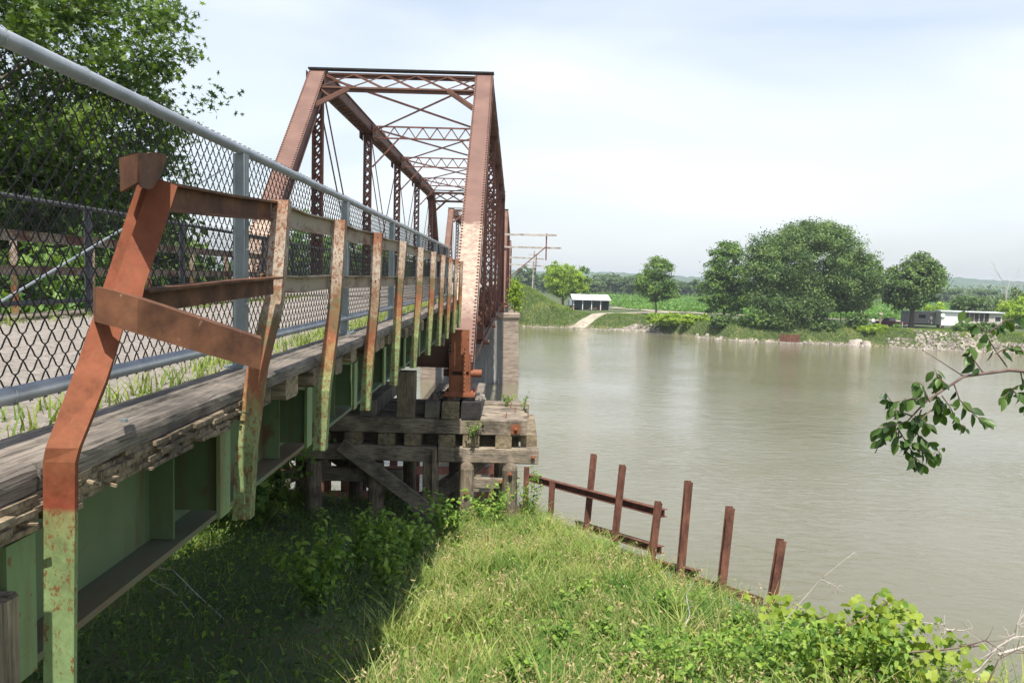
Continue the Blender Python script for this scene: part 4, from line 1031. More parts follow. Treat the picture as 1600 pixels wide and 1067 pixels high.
for i, (x, y, h_, lb) in enumerate([(-7.6, 8.5, 4.6, 'bush added for shade beside the far railing, nearest of three'), (-7.2, 13, 5.2, 'bush added for shade beside the far railing, middle of three'), (-8.6, 17.5, 5.6, 'bush added for shade beside the far railing, farthest of three'), (-5.9, 14.6, 3.5, 'low dense bush added for shade directly under the far edge of the deck')]):  # bushes added to shade the sunlit ground left of the deck
    tree('added_shade_bush', lb, (x, y, float(hgt(x, y))), 1.0, .1, [(0, 0, h_*.55, 1.9, 1.9, h_*.42), (.4, .6, h_*.35, 1.7, 1.8, h_*.3), (-.6, -.4, h_*.4, 1.7, 1.8, h_*.3)], 420, 40, .09, .42, M['leaf_mid'], seed=30+i, group='bushes added for shade along the left side of the deck', shell=.3)
# far bank trees (named by where they stand)
def ftree(label, px_, Y, hw, top_py, low_py, mat, seed, th=2.2, tr_=.25, n=500, per=34, leaf=.28, name='broadleaf_tree', base=None, lobes=None, forks=1, shell=.45):
    X = at(px_, 450, Y).x; zb = float(hgt(X, Y)) if base is None else base; zt = at(px_, top_py, Y).z-zb; zl = max(.2, at(px_, low_py, Y).z-zb)
    c = (zt+zl)/2; rz = (zt-zl)/2; rg = np.random.default_rng(seed)
    bl = lobes(zt, zl, hw) if lobes else [(0, 0, c, hw*.88, hw*.8, rz*.95)]+[(rg.uniform(-.55, .55)*hw, rg.uniform(-.4, .4)*hw, c+rg.uniform(-.5, .45)*rz, hw*rg.uniform(.35, .55), hw*.45, rz*rg.uniform(.3, .5)) for _ in range(6)]
    return tree(name, label, (X, Y, zb), th, tr_, bl, int(n*.6), int(per*2), leaf*.78, hw*.09+.42, M[mat], seed=seed, group='trees across the river', forks=forks, shell=shell)
ftree('round bright green tree beside the white roofed shelter', 880, 200, 5.6, 406, 468, 'leaf_bright', 51, 2.6, .3, 520, 34, .26)
ftree('narrow dark tree just behind the bright green tree', 908, 212, 2.6, 410, 480, 'leaf_mid', 52, 2, .2, 130, 30, .3)
def l_young(zt, zl, hw): return [(-.3, 0, zl+(zt-zl)*.35, hw*.9, hw*.8, (zt-zl)*.33), (.2, 0, zl+(zt-zl)*.68, hw*.62, hw*.6, (zt-zl)*.30), (.1, 0, zl+(zt-zl)*.86, hw*.33, hw*.3, (zt-zl)*.14), (hw*.55, 0, zl+(zt-zl)*.2, hw*.45, hw*.4, (zt-zl)*.14), (-hw*.45, 0, zl+(zt-zl)*.45, hw*.4, hw*.4, (zt-zl)*.15)]
ftree('lone green tree on a bare trunk between the dirt road and the field', 1026, 166, 4.7, 400, 473, 'leaf_mid', 53, 2.3, .22, 420, 32, .22, lobes=l_young)
def l_left(zt, zl, hw): return [(0, 0, zl+(zt-zl)*.62, hw*.85, hw*.8, (zt-zl)*.36), (-hw*.35, 0, zl+(zt-zl)*.3, hw*.7, hw*.6, (zt-zl)*.3), (hw*.45, 0, zl+(zt-zl)*.25, hw*.65, hw*.6, (zt-zl)*.27), (.2, 0, zl+(zt-zl)*.88, hw*.45, hw*.4, (zt-zl)*.12)]
ftree('tall dark green tree directly left of the huge tree on the shore', 1134, 152, 4.6, 377, 492, 'leaf_mid', 54, 2.5, .3, 560, 36, .25, lobes=l_left)
def l_big(zt, zl, hw):
    H = zt-zl
    return [(0, 0, zl+H*.58, hw*.86, hw*.7, H*.40), (hw*.05, 0, zl+H*.82, hw*.52, hw*.5, H*.18), (-hw*.5, -1, zl+H*.42, hw*.46, hw*.5, H*.36), (hw*.55, 0, zl+H*.46, hw*.42, hw*.5, H*.28),
            (-hw*.45, -3.5, zl+H*.16, hw*.45, hw*.35, H*.22), (hw*.85, 0, zl+H*.66, hw*.20, hw*.2, H*.06), (-hw*.65, 0, zl+H*.62, hw*.3, hw*.3, H*.2), (-hw*.12, -4, zl+H*.18, hw*.3, hw*.3, H*.2), (hw*.5, 0, zl+H*.24, hw*.38, hw*.3, H*.12)]
ftree('huge spreading dark green tree overhanging the far shore', 1264, 141, 11.9, 343, 512, 'leaf_dark', 55, 3.2, .55, 1500, 80, .22, lobes=l_big, forks=2, shell=.5)
ftree('light green tree peeking out behind the right side of the huge tree', 1352, 158, 3.6, 398, 478, 'leaf_mid', 56, 2, .22, 230, 32, .26)
def l_right(zt, zl, hw): return [(0, 0, zl+(zt-zl)*.45, hw*.95, hw*.8, (zt-zl)*.42), (hw*.2, 0, zl+(zt-zl)*.75, hw*.6, hw*.5, (zt-zl)*.26), (hw*.5, 0, zl+(zt-zl)*.6, hw*.5, hw*.4, (zt-zl)*.22), (-hw*.4, 0, zl+(zt-zl)*.3, hw*.5, hw*.4, (zt-zl)*.25)]
ftree('dark green tree with stout trunk over the grey trailer', 1427, 141, 5.4, 396, 490, 'leaf_dark', 57, 2.6, .45, 640, 36, .26, lobes=l_right)
ftree('small rounded bush tree left of the trailers by the field edge', 1345, 172, 3.0, 455, 486, 'leaf_mid', 58, 1.2, .14, 120, 26, .28)
ftree('dark rounded tree behind the pale mobile home', 1512, 175, 4.0, 458, 500, 'leaf_dark', 59, 1.8, .2, 200, 30, .3)
ftree('greyish green tree behind the right end of the mobile home', 1548, 180, 4.6, 463, 500, 'leaf_far', 60, 1.6, .2, 240, 30, .3)
ftree('bright green bushy tree at the right edge above the leaves', 1598, 150, 4.5, 462, 530, 'leaf_bright', 61, 1.4, .22, 260, 30, .26)
ftree('taller dark tree at the far right edge behind the bright one', 1600, 190, 5.0, 443, 500, 'leaf_dark', 62, 2, .25, 200, 30, .3)
ftree('yellowish bush left of the mobile home behind the grey trailer', 1466, 160, 2.3, 470, 500, 'leaf_bright', 63, .8, .1, 90, 26, .24)
FL = [(398, 352, 'leftmost'), (440, 335, 'tall one'), (492, 322, 'tallest one'), (540, 345, 'rounded one'), (585, 372, 'lower one'), (625, 392, 'small one'), (665, 405, 'smallest one')]
for i, (px_, tp, lb) in enumerate(FL):
    ftree('leafy tree on the far shore behind the truss, '+lb+' seen through the fences', px_, 186+4*(i % 3), 6.5, tp, 478, 'leaf_mid', 120+i, 2.2, .3, 330, 32, .34)
# treeline beyond the corn field
TL = [(822, 415), (850, 428), (925, 432), (948, 426), (962, 428), (985, 431), (1003, 424), (1020, 428), (1048, 434), (1072, 440), (1092, 437), (1160, 436), (1330, 440), (1385, 446), (1480, 452), (1540, 455)]
TLL = ['beside the utility pole', 'left of the bright tree', 'just right of the bright tree', 'with a broad crown over the shelter roof', 'right of the broad crown', 'between two broad crowns', 'left of the lone tree', 'behind the lone tree', 'right of the lone tree', 'low and hazy right of the lone tree', 'left of the tall dark tree', 'behind the tall dark tree', 'between the huge tree and the trailer tree', 'left of the trailer tree trunk', 'right of the trailer tree', 'behind the mobile home roof']
for i, (px_, tp) in enumerate(TL):
    Y = 400+((i*37) % 60)-30; ftree('hazy distant tree in the far treeline, '+TLL[i], px_, Y, 6.0+(i*13 % 5)*.9, tp, 458, 'leaf_far', 70+i, 1.5, .25, 170, 30, .55, name='distant_tree')
# bushy undergrowth of the treeline
rg = np.random.default_rng(33); n = 26000
X = rg.uniform(-60, 330, n); Yv = rg.uniform(405, 470, n); P = np.stack([X, Yv, -6+rg.uniform(0, 1, n)**.8*(6.0+2.2*np.sin(X*.11)+1.4*np.sin(X*.33+2))], -1)
V, Fc = quads(P, rg.normal(0, 1, (n, 3))+np.array([0, -.4, .6]), rg.uniform(.4, .9, n), 1.2, rg)
tag(np_obj('far_woods', V, Fc, M['leaf_far'], tint=rg.uniform(.1, .8, n)), 'hazy band of woods along the far end of the field', 'woods', kind='stuff')

# bare dead tree at right
def deadtree(name, label, base, h_, seed, mat='bark_pale', cat='dead tree', group=None, spread=.35, r0=.11, lev=3):
    rr_ = random.Random(seed); root = empty(name, base, label, cat, group); mb = MB()
    def grow(p, d, l_, r_, k):
        pts = [p]; q = p
        for i in range(3):
            d = (d+Vector((rr_.uniform(-.18, .18), rr_.uniform(-.18, .18), rr_.uniform(-.05, .12)))).normalized(); q = q+d*l_/3; pts.append(q)
        mb.tube(pts, [r_, r_*.8, r_*.6, r_*.4], 5)
        if k > 0:
            for i in range(rr_.randint(3, 4)):
                t_ = rr_.uniform(.35, 1); s_ = p.lerp(q, t_); nd = (d+Vector((rr_.uniform(-1, 1), rr_.uniform(-1, 1), rr_.uniform(-.1, .7)))*spread*2).normalized(); grow(s_, nd, l_*rr_.uniform(.4, .65), r_*.45, k-1)
    grow(Vector((0, 0, -.2)), Vector((0, 0, 1)), h_, r0, lev); mb.build('trunk', M[mat], root); return root
b_ = at(1568, 497, 150); deadtree('dead_tree', 'bare grey dead tree rising behind the mobile home', (b_.x, 150, float(hgt(b_.x, 150))), 7.5, 5, r0=.12)

# ------------------------------------------------------------------ shrubs on the far shore
def shrub(label, px_, Y, w_, h_, mat, seed, n=170, leaf=.2, d_=None, zoff=0):
    X = at(px_, 500, Y).x; z = float(hgt(X, Y))+zoff; rg = np.random.default_rng(seed)
    bl = [(0, 0, h_*.4, w_/2, (d_ or w_)/2*.8, h_*.5)]+[(rg.uniform(-.35, .35)*w_, rg.uniform(-.2, .2)*w_, h_*rg.uniform(.3, .6), w_*.22, w_*.2, h_*.4) for _ in range(4)]
    return tree('shrub', label, (X, Y, z), .2, .04, bl, n, 26, leaf, .38, M[mat], seed=seed, group='shrubs on the far shore', cat='shrub', limbs=5, shell=.3)
shrub('broad low bright green thicket on the shore right of the rock pile', 1052, 148.5, 9.0, 2.2, 'leaf_bright', 81, 420, .2, 5, zoff=-.9)
shrub('right end of the bright thicket, against the dark shade', 1085, 144, 5.0, 2.0, 'leaf_bright', 82, 200, .2, 4, zoff=-.7)
shrub('dark green shrub under the tall dark tree at the water', 1128, 138.5, 5.0, 2.3, 'leaf_dark', 83, 160, .22, zoff=-.6)
shrub('shrub hanging over the water left of the rusty panel', 1190, 136.5, 7.5, 3.0, 'leaf_mid', 84, 330, .22, 5, zoff=-.4)
shrub('dark shrub on the bank right of the rusty panel', 1290, 135.5, 7.0, 2.0, 'leaf_dark', 85, 230, .22, zoff=-.6)
shrub('tall dark shrub under the right side of the huge tree', 1338, 134.5, 3.0, 3.2, 'leaf_dark', 86, 170, .22, zoff=-.5)
shrub('lime green shrub patch on the slope between boulders and ladder', 1368, 132.6, 5.0, 1.6, 'leaf_bright', 87, 190, .2, zoff=-.8)
shrub('green shrub below the mobile home windows', 1515, 130.5, 4.5, 2.0, 'leaf_mid', 88, 190, .2, zoff=-.3)
shrub('green shrub right of the window shrub on the rocky slope', 1548, 129.5, 4.5, 2.0, 'leaf_dark', 89, 190, .2, zoff=-.3)
shrub('small bush beside the pickup truck', 1405, 134.8, 1.3, 1.0, 'leaf_mid', 90, 40, .16)
shrub('leafy growth on the pier cap beside the second truss', 806, 73.5, 1.0, 3.2, 'leaf_bright', 91, 70, .12, zoff=0).location = (.15, 74.0, -2.9)

# ------------------------------------------------------------------ riprap rocks
def riprap(spec, seed):
    rg = np.random.default_rng(seed); P = []; S = []
    for x0, x1, cnt, smin, smax, dmax in spec:
        x = rg.uniform(x0, x1, cnt); sy = np.interp(x, SX, SY)+bumps(x, x*.3, .25)*.8; y = sy+rg.uniform(-.6, dmax, cnt)
        z = hgt(x, y); z = np.maximum(z, WZ-.1); P.append(np.stack([x, y, z+.05], -1)); S.append(rg.uniform(smin, smax, cnt))
    P = np.concatenate(P); S = np.concatenate(S); return rock_mesh(len(P), P, S, rg)
V, Fc = riprap([(2, 19, 230, .12, .4, .9), (18.5, 27, 420, .2, .5, 2.6), (12, 20, 60, .12, .3, 5), (31, 42, 90, .2, .6, 1.3), (42, 56, 170, .2, .6, 1.2), (59, 85, 1100, .14, .42, 2.2), (63, 74, 500, .14, .42, 4.0)], 6)
tag(np_obj('riprap_rocks', V, Fc, M['rock']), 'pale broken riprap stones along the far shoreline', 'rocks', kind='stuff')
BL = ['leftmost of the three pale boulders at the waterline', 'middle of the three pale boulders at the waterline', 'rightmost of the three pale boulders at the waterline']
for i, (px_, py_, s_) in enumerate(((1333, 537, 1.5), (1342, 533, .9), (1354, 538, 1.2))):
    p = at(px_, py_, 131-.3*i); rg = np.random.default_rng(i); V, Fc = rock_mesh(1, np.array([[0, 0, .1]]), np.array([s_]), rg, .6)
    o = np_obj('boulder', V, Fc, M['rock'], loc=(p.x, p.y, max(p.z, WZ))); tag(o, BL[i], 'boulder', 'boulders at the waterline')
    bv = o.modifiers.new('bevel', 'BEVEL'); bv.width = .15; bv.segments = 2

# ------------------------------------------------------------------ shelter, mobile home, trailer, truck and yard things
sh = empty('open_shelter', (17.4, 187, -6.4), 'open fronted shelter with white metal roof and blue grey walls', 'shelter')
W2, D2 = 4.0, 2.6
wm = flat('shelter_siding', (.26, .29, .33)); wr = flat('white_metal_roof', (.80, .81, .82), .4, .05, 1)
MB().box(-W2, W2, D2-.1, D2, 0, 2.5).build('back_wall', wm, sh)
for s_ in (-1, 1): MB().box(s_*W2-.05, s_*W2+.05, -D2+.2, D2-.12, 0, 2.3).build('side_wall', wm, sh)
MB().box(-W2-.8, -W2-.06, -D2+.5, D2, 0, 2.1).build('annex_wall', wm, sh)
mb = MB(); mb.add([(-W2-.3, -D2-.5, 2.15), (W2+.3, -D2-.5, 2.15), (W2+.3, D2+.3, 3.15), (-W2-.3, D2+.3, 3.15), (-W2-.3, -D2-.5, 2.32), (W2+.3, -D2-.5, 2.32), (W2+.3, D2+.3, 3.32), (-W2-.3, D2+.3, 3.32)], [(0, 3, 2, 1), (4, 5, 6, 7), (0, 1, 5, 4), (1, 2, 6, 5), (2, 3, 7, 6), (3, 0, 4, 7)])
for k in range(17): mb.bar((-W2-.2+k*.52, -D2-.48, 2.335), (-W2-.2+k*.52, D2+.28, 3.33), .04, .05)
mb.build('roof', wr, sh)
for x in (-W2+.1, -1.9, .1, 2.1): MB().box(x-.08, x+.08, -D2, -D2+.16, 0, 2.2).build('post', wr, sh)
def picnic(name, loc, label, mat, cat, rz=0):
    root = empty(name, loc, label, cat); root.rotation_euler.z = rz
    MB().box(-.9, .9, -.38, .38, .70, .75).build('tabletop', mat, root)
    for s_ in (-1, 1):
        MB().box(-.9, .9, s_*.75-.13, s_*.75+.13, .42, .46).build('bench', mat, root)
        mb = MB(); mb.bar((s_*.6, -.7, 0), (s_*.6, -.2, .70), .06, .08); mb.bar((s_*.6, .7, 0), (s_*.6, .2, .70), .06, .08); mb.box(s_*.6-.03, s_*.6+.03, -.85, .85, .35, .42); mb.build('leg', mat, root)
    return root
picnic('picnic_table', (19.6, 186.0, -6.4), 'red picnic table inside the open shelter', flat('red_paint', (.45, .07, .05)), 'picnic table')
picnic('picnic_table', (15.2, 186.4, -6.4), 'dark picnic table inside the left half of the shelter', flat('dark_wood', (.07, .055, .05)), 'picnic table')
picnic('picnic_table', (17.3, 179.5, float(hgt(17.3, 179.5))), 'low brown picnic table on the lawn before the shelter', flat('brown_wood', (.2, .15, .1)), 'picnic table')
p = empty('stone_grill', (12.6, 180.5, float(hgt(12.6, 180.5))), 'grey block grill on the lawn left of the shelter front', 'grill')
mb = MB(); mb.box(-.7, -.35, -.5, .5, 0, .9); mb.box(.35, .7, -.5, .5, 0, .9); mb.box(-.35, .35, .3, .5, 0, .9); mb.build('block_walls', M['pierL'], p)
MB().box(-.8, .8, -.55, .55, .902, 1.0).build('grill_top', flat('dark_grate', (.06, .055, .05)), p)

def mobile_home():
    zb = -6.25; a = at(1470, 513, 138.5); b = at(1565, 518, 136.5); W = (Vector((b.x, b.y))-Vector((a.x, a.y))).length
    root = empty('mobile_home', (a.x, a.y, zb), 'long pale mobile home with flat white roof and window band', 'mobile home'); root.rotation_euler.z = math.atan2(b.y-a.y, b.x-a.x)
    white = flat('white_siding', (.74, .75, .74), .5, .04); beige = flat('beige_siding', (.50, .46, .40), .6, .08); glass = flat('dark_window', (.035, .035, .04), .15)
    D_ = 3.6; H = 2.75
    MB().box(0, 2.7, 0, D_, .45, H).build('white_wall', white, root)
    mb = MB(); mb.box(2.703, W, .1, D_, .35, 1.25); mb.box(2.703, W, .9, D_, 1.25, H); mb.box(7.3, W, .1, .9, 1.25, H-.02); mb.build('beige_wall', beige, root)
    for k in range(7):
        x = 2.76+k*.755; MB().box(x-.05, x+.05, .12, .22, 1.25, H-.05).build('window_post', beige, root)
        if k < 6: MB().box(x+.05, x+.705, .16, .175, 1.27, H-.3).build('window', glass, root)
    f_ = MB().box(8.1, 9.1, .075, .099, 1.35, 2.2).build('window', white, root); MB().box(8.17, 9.03, .06, .074, 1.42, 2.13).build('pane', glass, f_)
    MB().box(-.25, W+.25, -.35, D_+.25, H, H+.14).build('roof', flat('pale_roof', (.62, .66, .66), .5, .06), root)
    for x in np.arange(.4, W, 1.6): MB().box(x-.18, x+.18, .3, .7, -.25, .45).build('footing', M['pierL'], root)
    mb = MB(); mb.tube([(-.05, -.12, 1.8), (.3, -.14, 2.0)], .03, 6); mb.tube([(.15, -.16, 2.1), (.15, -.22, 2.1)], [.36, .30], 14); mb.build('satellite_dish', white, root)
    a2 = at(1416, 509, 142.5); r2 = empty('grey_trailer', (a2.x, a2.y, -6.1), 'faded grey trailer left of the pale mobile home', 'trailer'); r2.rotation_euler.z = -.1
    gr = flat('faded_grey_siding', (.33, .31, .30), .7, .12)
    MB().box(0, 6.6, 0, 2.8, .35, 2.35).build('body', gr, r2); MB().box(-.08, 6.68, -.08, 2.88, 2.352, 2.45).build('roof', flat('grey_roof', (.42, .42, .40)), r2)
    MB().box(.2, 6.4, .3, 2.5, .12, .348).build('chassis', flat('chassis_dark', (.03, .03, .03)), r2)
    for x in (1.2, 5.4): MB().box(x-.2, x+.2, .2, .6, -.4, .12).build('footing', M['pierL'], r2)
    MB().box(5.6, 6.3, -.02, -.004, .5, 2.1).build('door', flat('trailer_door', (.22, .17, .15)), r2)
    MB().box(2.0, 3.1, -.02, -.004, 1.3, 1.9).build('window', glass, r2)
mobile_home()

def pickup():
    p = at(1390, 508, 137.5); root = empty('pickup_truck', (p.x, p.y, float(hgt(p.x, p.y))), 'dark maroon pickup truck parked under the tree left of the trailer', 'pickup truck'); root.rotation_euler.z = rad(28)
    body = flat('maroon_paint', (.035, .014, .018), .4, .1); gl = flat('car_glass', (.03, .035, .04), .1); bl = flat('black_rubber', (.02, .02, .02), .8)
    def shell(prof, x0, x1, inset=0):
        n = len(prof); mb = MB(); vs = [(x0, y, z) for y, z in prof]+[(x1, y, z) for y, z in prof]
        mb.add(vs, [tuple(range(n)), tuple(reversed(range(n, 2*n)))]+[(i, i+n, (i+1) % n+n, (i+1) % n) for i in range(n)]); return mb
    shell([(-2.6, .5), (-2.6, 1.08), (-.6, 1.08), (-.6, 1.12), (1.15, 1.12), (2.5, 1.0), (2.6, .85), (2.6, .45), (2.2, .4), (-2.4, .4)], -.92, .92).build('body', body, root, bevel=.05)
    shell([(-.55, 1.12), (-.45, 1.66), (.35, 1.68), (1.0, 1.12)], -.8, .8).build('cab', body, root, bevel=.05)
    shell([(-.59, 1.18), (-.51, 1.58), (-.50, 1.58), (-.58, 1.18)], -.66, .66).build('rear_window', gl, root)
    shell([(.93, 1.2), (.44, 1.62), (.455, 1.63), (.96, 1.2)], -.7, .7).build('windscreen', gl, root)
    for s_ in (-1, 1):
        MB().box(s_*.806-.006, s_*.806+.006, -.35, .5, 1.2, 1.6).build('side_window', gl, root)
        for y in (-1.65, 1.6):
            w_ = MB().tube([(s_*.93, y, .36), (s_*.72, y, .36)], .36, 16).build('wheel', bl, root); MB().tube([(s_*.945, y, .36), (s_*.932, y, .36)], .2, 10).build('rim', M['galv'], w_)
        MB().box(s_*.84-.06, s_*.84+.06, -2.62, -2.602, .75, .98).build('tail_light', flat('red_lens', (.4, .03, .02), .3), root)
        MB().tube([(s_*.65, 2.6, .72), (s_*.65, 2.66, .72)], .12, 10).build('headlight', M['galv'], root)
    MB().box(-.9, .9, -2.72, -2.62, .45, .6).build('bumper', M['galv'], root)
pickup()

# person (tiny, across the river): one continuous skinned body
def person():
    p = at(1364, 511.5, 138); z0 = float(hgt(p.x, p.y)); root = empty('person', (p.x, p.y, z0), 'person in white shirt and dark blue trousers standing left of the wooden post', 'person')
    J = [(0, 0, .95), (0, 0, 1.2), (0, .0, 1.42), (0, 0, 1.52), (0, -.02, 1.68), (-.18, 0, 1.40), (-.25, -.03, 1.13), (-.22, -.14, .9), (.18, 0, 1.40), (.25, 0, 1.13), (.24, -.08, .88), (-.09, 0, .9), (-.1, -.02, .5), (-.1, 0, .08), (-.1, -.14, .03), (.09, 0, .9), (.11, .0, .5), (.12, .03, .08), (.12, -.11, .03)]
    Ed = [(0, 1), (1, 2), (2, 3), (3, 4), (2, 5), (5, 6), (6, 7), (2, 8), (8, 9), (9, 10), (0, 11), (11, 12), (12, 13), (13, 14), (0, 15), (15, 16), (16, 17), (17, 18)]
    Rr = [.15, .14, .15, .06, .105, .065, .045, .035, .065, .045, .035, .09, .065, .045, .04, .09, .065, .045, .04]
    me = bpy.data.meshes.new('body'); me.from_pydata(J, Ed, []); o = bpy.data.objects.new('body', me); col.objects.link(o); o.parent = root
    sk = o.modifiers.new('skin', 'SKIN'); o.modifiers.new('sub', 'SUBSURF').levels = 1
    for i, v in enumerate(me.skin_vertices[0].data): v.radius = (Rr[i], Rr[i]*(.75 if i < 3 else 1)); v.use_root = i == 0
    m_, n, l, b = nodemat('person_clothes'); tcn = n.new('ShaderNodeTexCoord'); s_ = n.new('ShaderNodeSeparateXYZ'); l.new(tcn.outputs['Object'], s_.inputs[0])
    r_ = ramp(n, [(0, (.03, .03, .03)), (.05, (.03, .045, .10)), (.55, (.75, .75, .74)), (.86, (.45, .27, .2)), (.985, (.06, .04, .03))]); r_.color_ramp.interpolation = 'CONSTANT'
    l.new(mathn(n, l, 'DIVIDE', s_.outputs[2], 1.75), r_.inputs[0]); l.new(r_.outputs[0], b.inputs['Base Color']); b.inputs['Roughness'].default_value = .8; me.materials.append(m_)
person()
p = at(1374.5, 511, 137); r_ = empty('wooden_post', (p.x, p.y, float(hgt(p.x, p.y))), 'stout wooden post with flat box top beside the pickup truck', 'post')
MB().tube([(0, 0, -.2), (.03, 0, 2.2)], [.2, .15], 8).build('shaft', M['wood_z'], r_); MB().box(-.26, .3, -.2, .2, 2.2, 2.5).build('box_top', flat('pale_box', (.5, .42, .36)), r_)
# wooden ladder stair down the rocks
a, b = at(1413, 516, 133.2), at(1424, 544, 127.6); ld = empty('wooden_ladder', b, 'weathered wooden ladder lying down the rocky bank to the water', 'ladder'); il = (-b.x, -b.y, -b.z)
for s_ in (-.38, .38): MB().bar(a+Vector((s_, -.1, .35)), b+Vector((s_, -.1, .1)), .1, .14).build('rail', M['wood_grey'], ld, loc=il)
for k in range(11):
    q = a.lerp(b, (k+.5)/11)+Vector((0, -.1, .35-.25*k/11)); MB().box(q.x-.36, q.x+.36, q.y-.1, q.y+.1, q.z-.03, q.z+.03).build('rung', M['wood_grey'], ld, loc=il)
MB().bar(a+Vector((-.38, 0, -.2)), a+Vector((-.4, 0, 1.3)), .09, .09).build('handhold', M['wood_grey'], ld, loc=il)
# rusty panel at the waterline
p = at(1218, 535.5, 131.5); q = at(1250, 536.5, 131.2); pn = empty('rusty_dock_panel', (p.x, p.y, WZ), 'rusty brown sheet metal dock panel at the waterline under the huge tree', 'dock panel')
MB().box(0, q.x-p.x, -.06, .06, .15, 1.35).build('panel', M['pile'], pn)
mb = MB(); mb.box(-.1, q.x-p.x+.1, -.3, .3, .02, .14); mb.build('float_beam', M['wood_grey'], pn)
for x in (.6, 2.6): MB().box(x-.06, x+.06, -.12, -.062, .4, 1.2).build('bracket', M['rust_rail'], pn)
# swing frame / pavilion under the big tree
p = at(1292, 506, 150); pv = empty('canopy', (p.x, p.y, float(hgt(p.x, p.y))), 'small dark canopy on thin posts under the huge tree', 'canopy')
for x in (0, 3.4):
    for y in (0, 2.4): MB().box(x-.07, x+.07, y-.07, y+.07, 0, 2.1).build('post', M['bark'], pv)
MB().box(-.3, 3.7, -.3, 2.7, 2.1, 2.25).build('roof', flat('slate_roof', (.17, .18, .21)), pv)

# ------------------------------------------------------------------ corn field
rg = np.random.default_rng(21); rows = []
for r_ in np.arange(0, 240, 1.5):
    y = 190+r_; xs_ = np.arange(28-r_*.05, 60+r_*1.1+90, .75+r_*.004); rows.append(np.stack([xs_+rg.normal(0, .08, len(xs_)), np.full(len(xs_), y)+rg.normal(0, .06, len(xs_))+ (np.maximum(0, 0)), np.zeros(len(xs_))], -1))
P = np.concatenate(rows); 
extra = []
for r_ in np.arange(0, 18, 1.1):
    y = 171+r_; xs_ = np.arange(62-r_*1.6+3, 190, .6); extra.append(np.stack([xs_, np.full(len(xs_), y)+rg.normal(0, .06, len(xs_)), xs_*0], -1))
P = np.concatenate([P]+extra); k = rg.random(len(P)) < .8; P = P[k]
P[:, 2] = hgt(P[:, 0], P[:, 1]); n = len(P)
allV = []; allF = []; T_ = []
for j in range(3):
    C = P+np.stack([rg.normal(0, .12, n), rg.normal(0, .1, n), rg.uniform(.3, .85, n)], -1)
    V, Fc = quads(C, rg.normal(0, 1, (n, 3))+np.array([0, -.3, .5]), rg.uniform(.32, .6, n), .9, rg); Fc = Fc+4*n*j; allV.append(V); allF.append(Fc); T_.append(rg.uniform(0, 1, n))
tag(np_obj('corn_field', np.concatenate(allV), np.concatenate(allF), M['corn'], tint=np.concatenate(T_)), 'rows of young green corn across the flat field', 'crop', kind='stuff')

# ------------------------------------------------------------------ grasses
def gp(px_, py_, z):        # point of the photo ray at height z
    v = at(px_, py_, 10.); return v*(z/v.z)
def blades(P, h, w, lean, rg, bend=.5):
    """3-segment curved blades -> quads"""
    n = len(P); a = rg.uniform(0, 6.283, n); D = np.stack([np.cos(a), np.sin(a), a*0], -1); S = np.stack([-np.sin(a+rg.normal(0, .5, n)), np.cos(a), a*0], -1)
    ts = [0, .4, .75, 1]; V = []
    for t_ in ts:
        c = P+np.array([0, 0, 1.])*(h*(t_-.25*bend*t_**2))[:, None]+D*(lean*h*t_**1.8)[:, None]; ww = (w*(1-t_**1.6)+.0006)[:, None]
        V += [c-S*ww, c+S*ww]
    V = np.stack(V, 1).reshape(-1, 3); o = np.arange(n)[:, None]*8
    return V, np.concatenate([o+np.array([0, 1, 3, 2]), o+np.array([2, 3, 5, 4]), o+np.array([4, 5, 7, 6])]), 3
rg = np.random.default_rng(77)
def scatter(n, x0, x1, y0, y1, keep, pw=1.6):
    x = rg.uniform(x0, x1, n); y = y0+(y1-y0)*rg.random(n)**pw; k = keep(x, y); return x[k], y[k]
def crest(x): return np.interp(x, CX_, CY_)
keepb = lambda x, y: (y < crest(x)+4.2)
x, y = scatter(210000, -7.5, 7.5, 2.2, 23, keepb, 1.25)
patch = bumps(x, y, 1.1)+.5*bumps(x+7, y-3, 2.7)
under = (x < -1.15) & (x > -4.8) & (rg.random(len(x)) < .93); x, y, patch = x[~under], y[~under], patch[~under]  # blades thinned under the deck to deepen the shade there
for qx, qy, q_r in ((1020, 925, 1.0), (1090, 935, .8), (660, 1035, .9), (760, 850, 1.6), (890, 835, 1.2), (650, 960, .7)):
    q_ = gp(qx, qy, -4.3 if qy < 1000 else -3.4); patch = patch+1.1*np.exp(-((x-q_.x)**2+(y-q_.y)**2/2.5)/q_r**2)
dry = 1/(1+np.exp(-(patch*3.4-1.5)))                       # straw patches
shade = (x < -1.0)
n = len(x); P = np.stack([x, y, hgt(x, y)-.02], -1)
V, Fc, k3 = blades(P, rg.uniform(.09, .33, n)*np.clip(1+.55*bumps(x+2, y, 2.3)+.3*bumps(x, y, .6), .3, 2.2), rg.uniform(.003, .0075, n)*(1+y/14), rg.uniform(.2, 1.0, n), rg)
t_ = np.clip(.14+.24*rg.random(n)+.85*dry*rg.random(n), 0, 1); tag(np_obj('bank_grass', V, Fc, M['grass'], tint=np.tile(t_, 3)), 'long green grass covering the near bank', 'grass', kind='stuff')
tx, ty = scatter(1500, -6.5, 4.5, 3.5, 20, lambda a, b: (b < crest(a)+2) & ((a > -1.1) | (a < -4.8)), 1.1)
m_ = 26; x = np.repeat(tx, m_)+rg.normal(0, .05, len(tx)*m_); y = np.repeat(ty, m_)+rg.normal(0, .05, len(tx)*m_); n = len(x); P = np.stack([x, y, hgt(x, y)-.02], -1)
V, Fc, _ = blades(P, rg.uniform(.25, .55, n)*np.repeat(rg.uniform(.6, 1.2, len(tx)), m_), rg.uniform(.003, .006, n)*(1+y/16), rg.uniform(.5, 1.3, n), rg, .9)
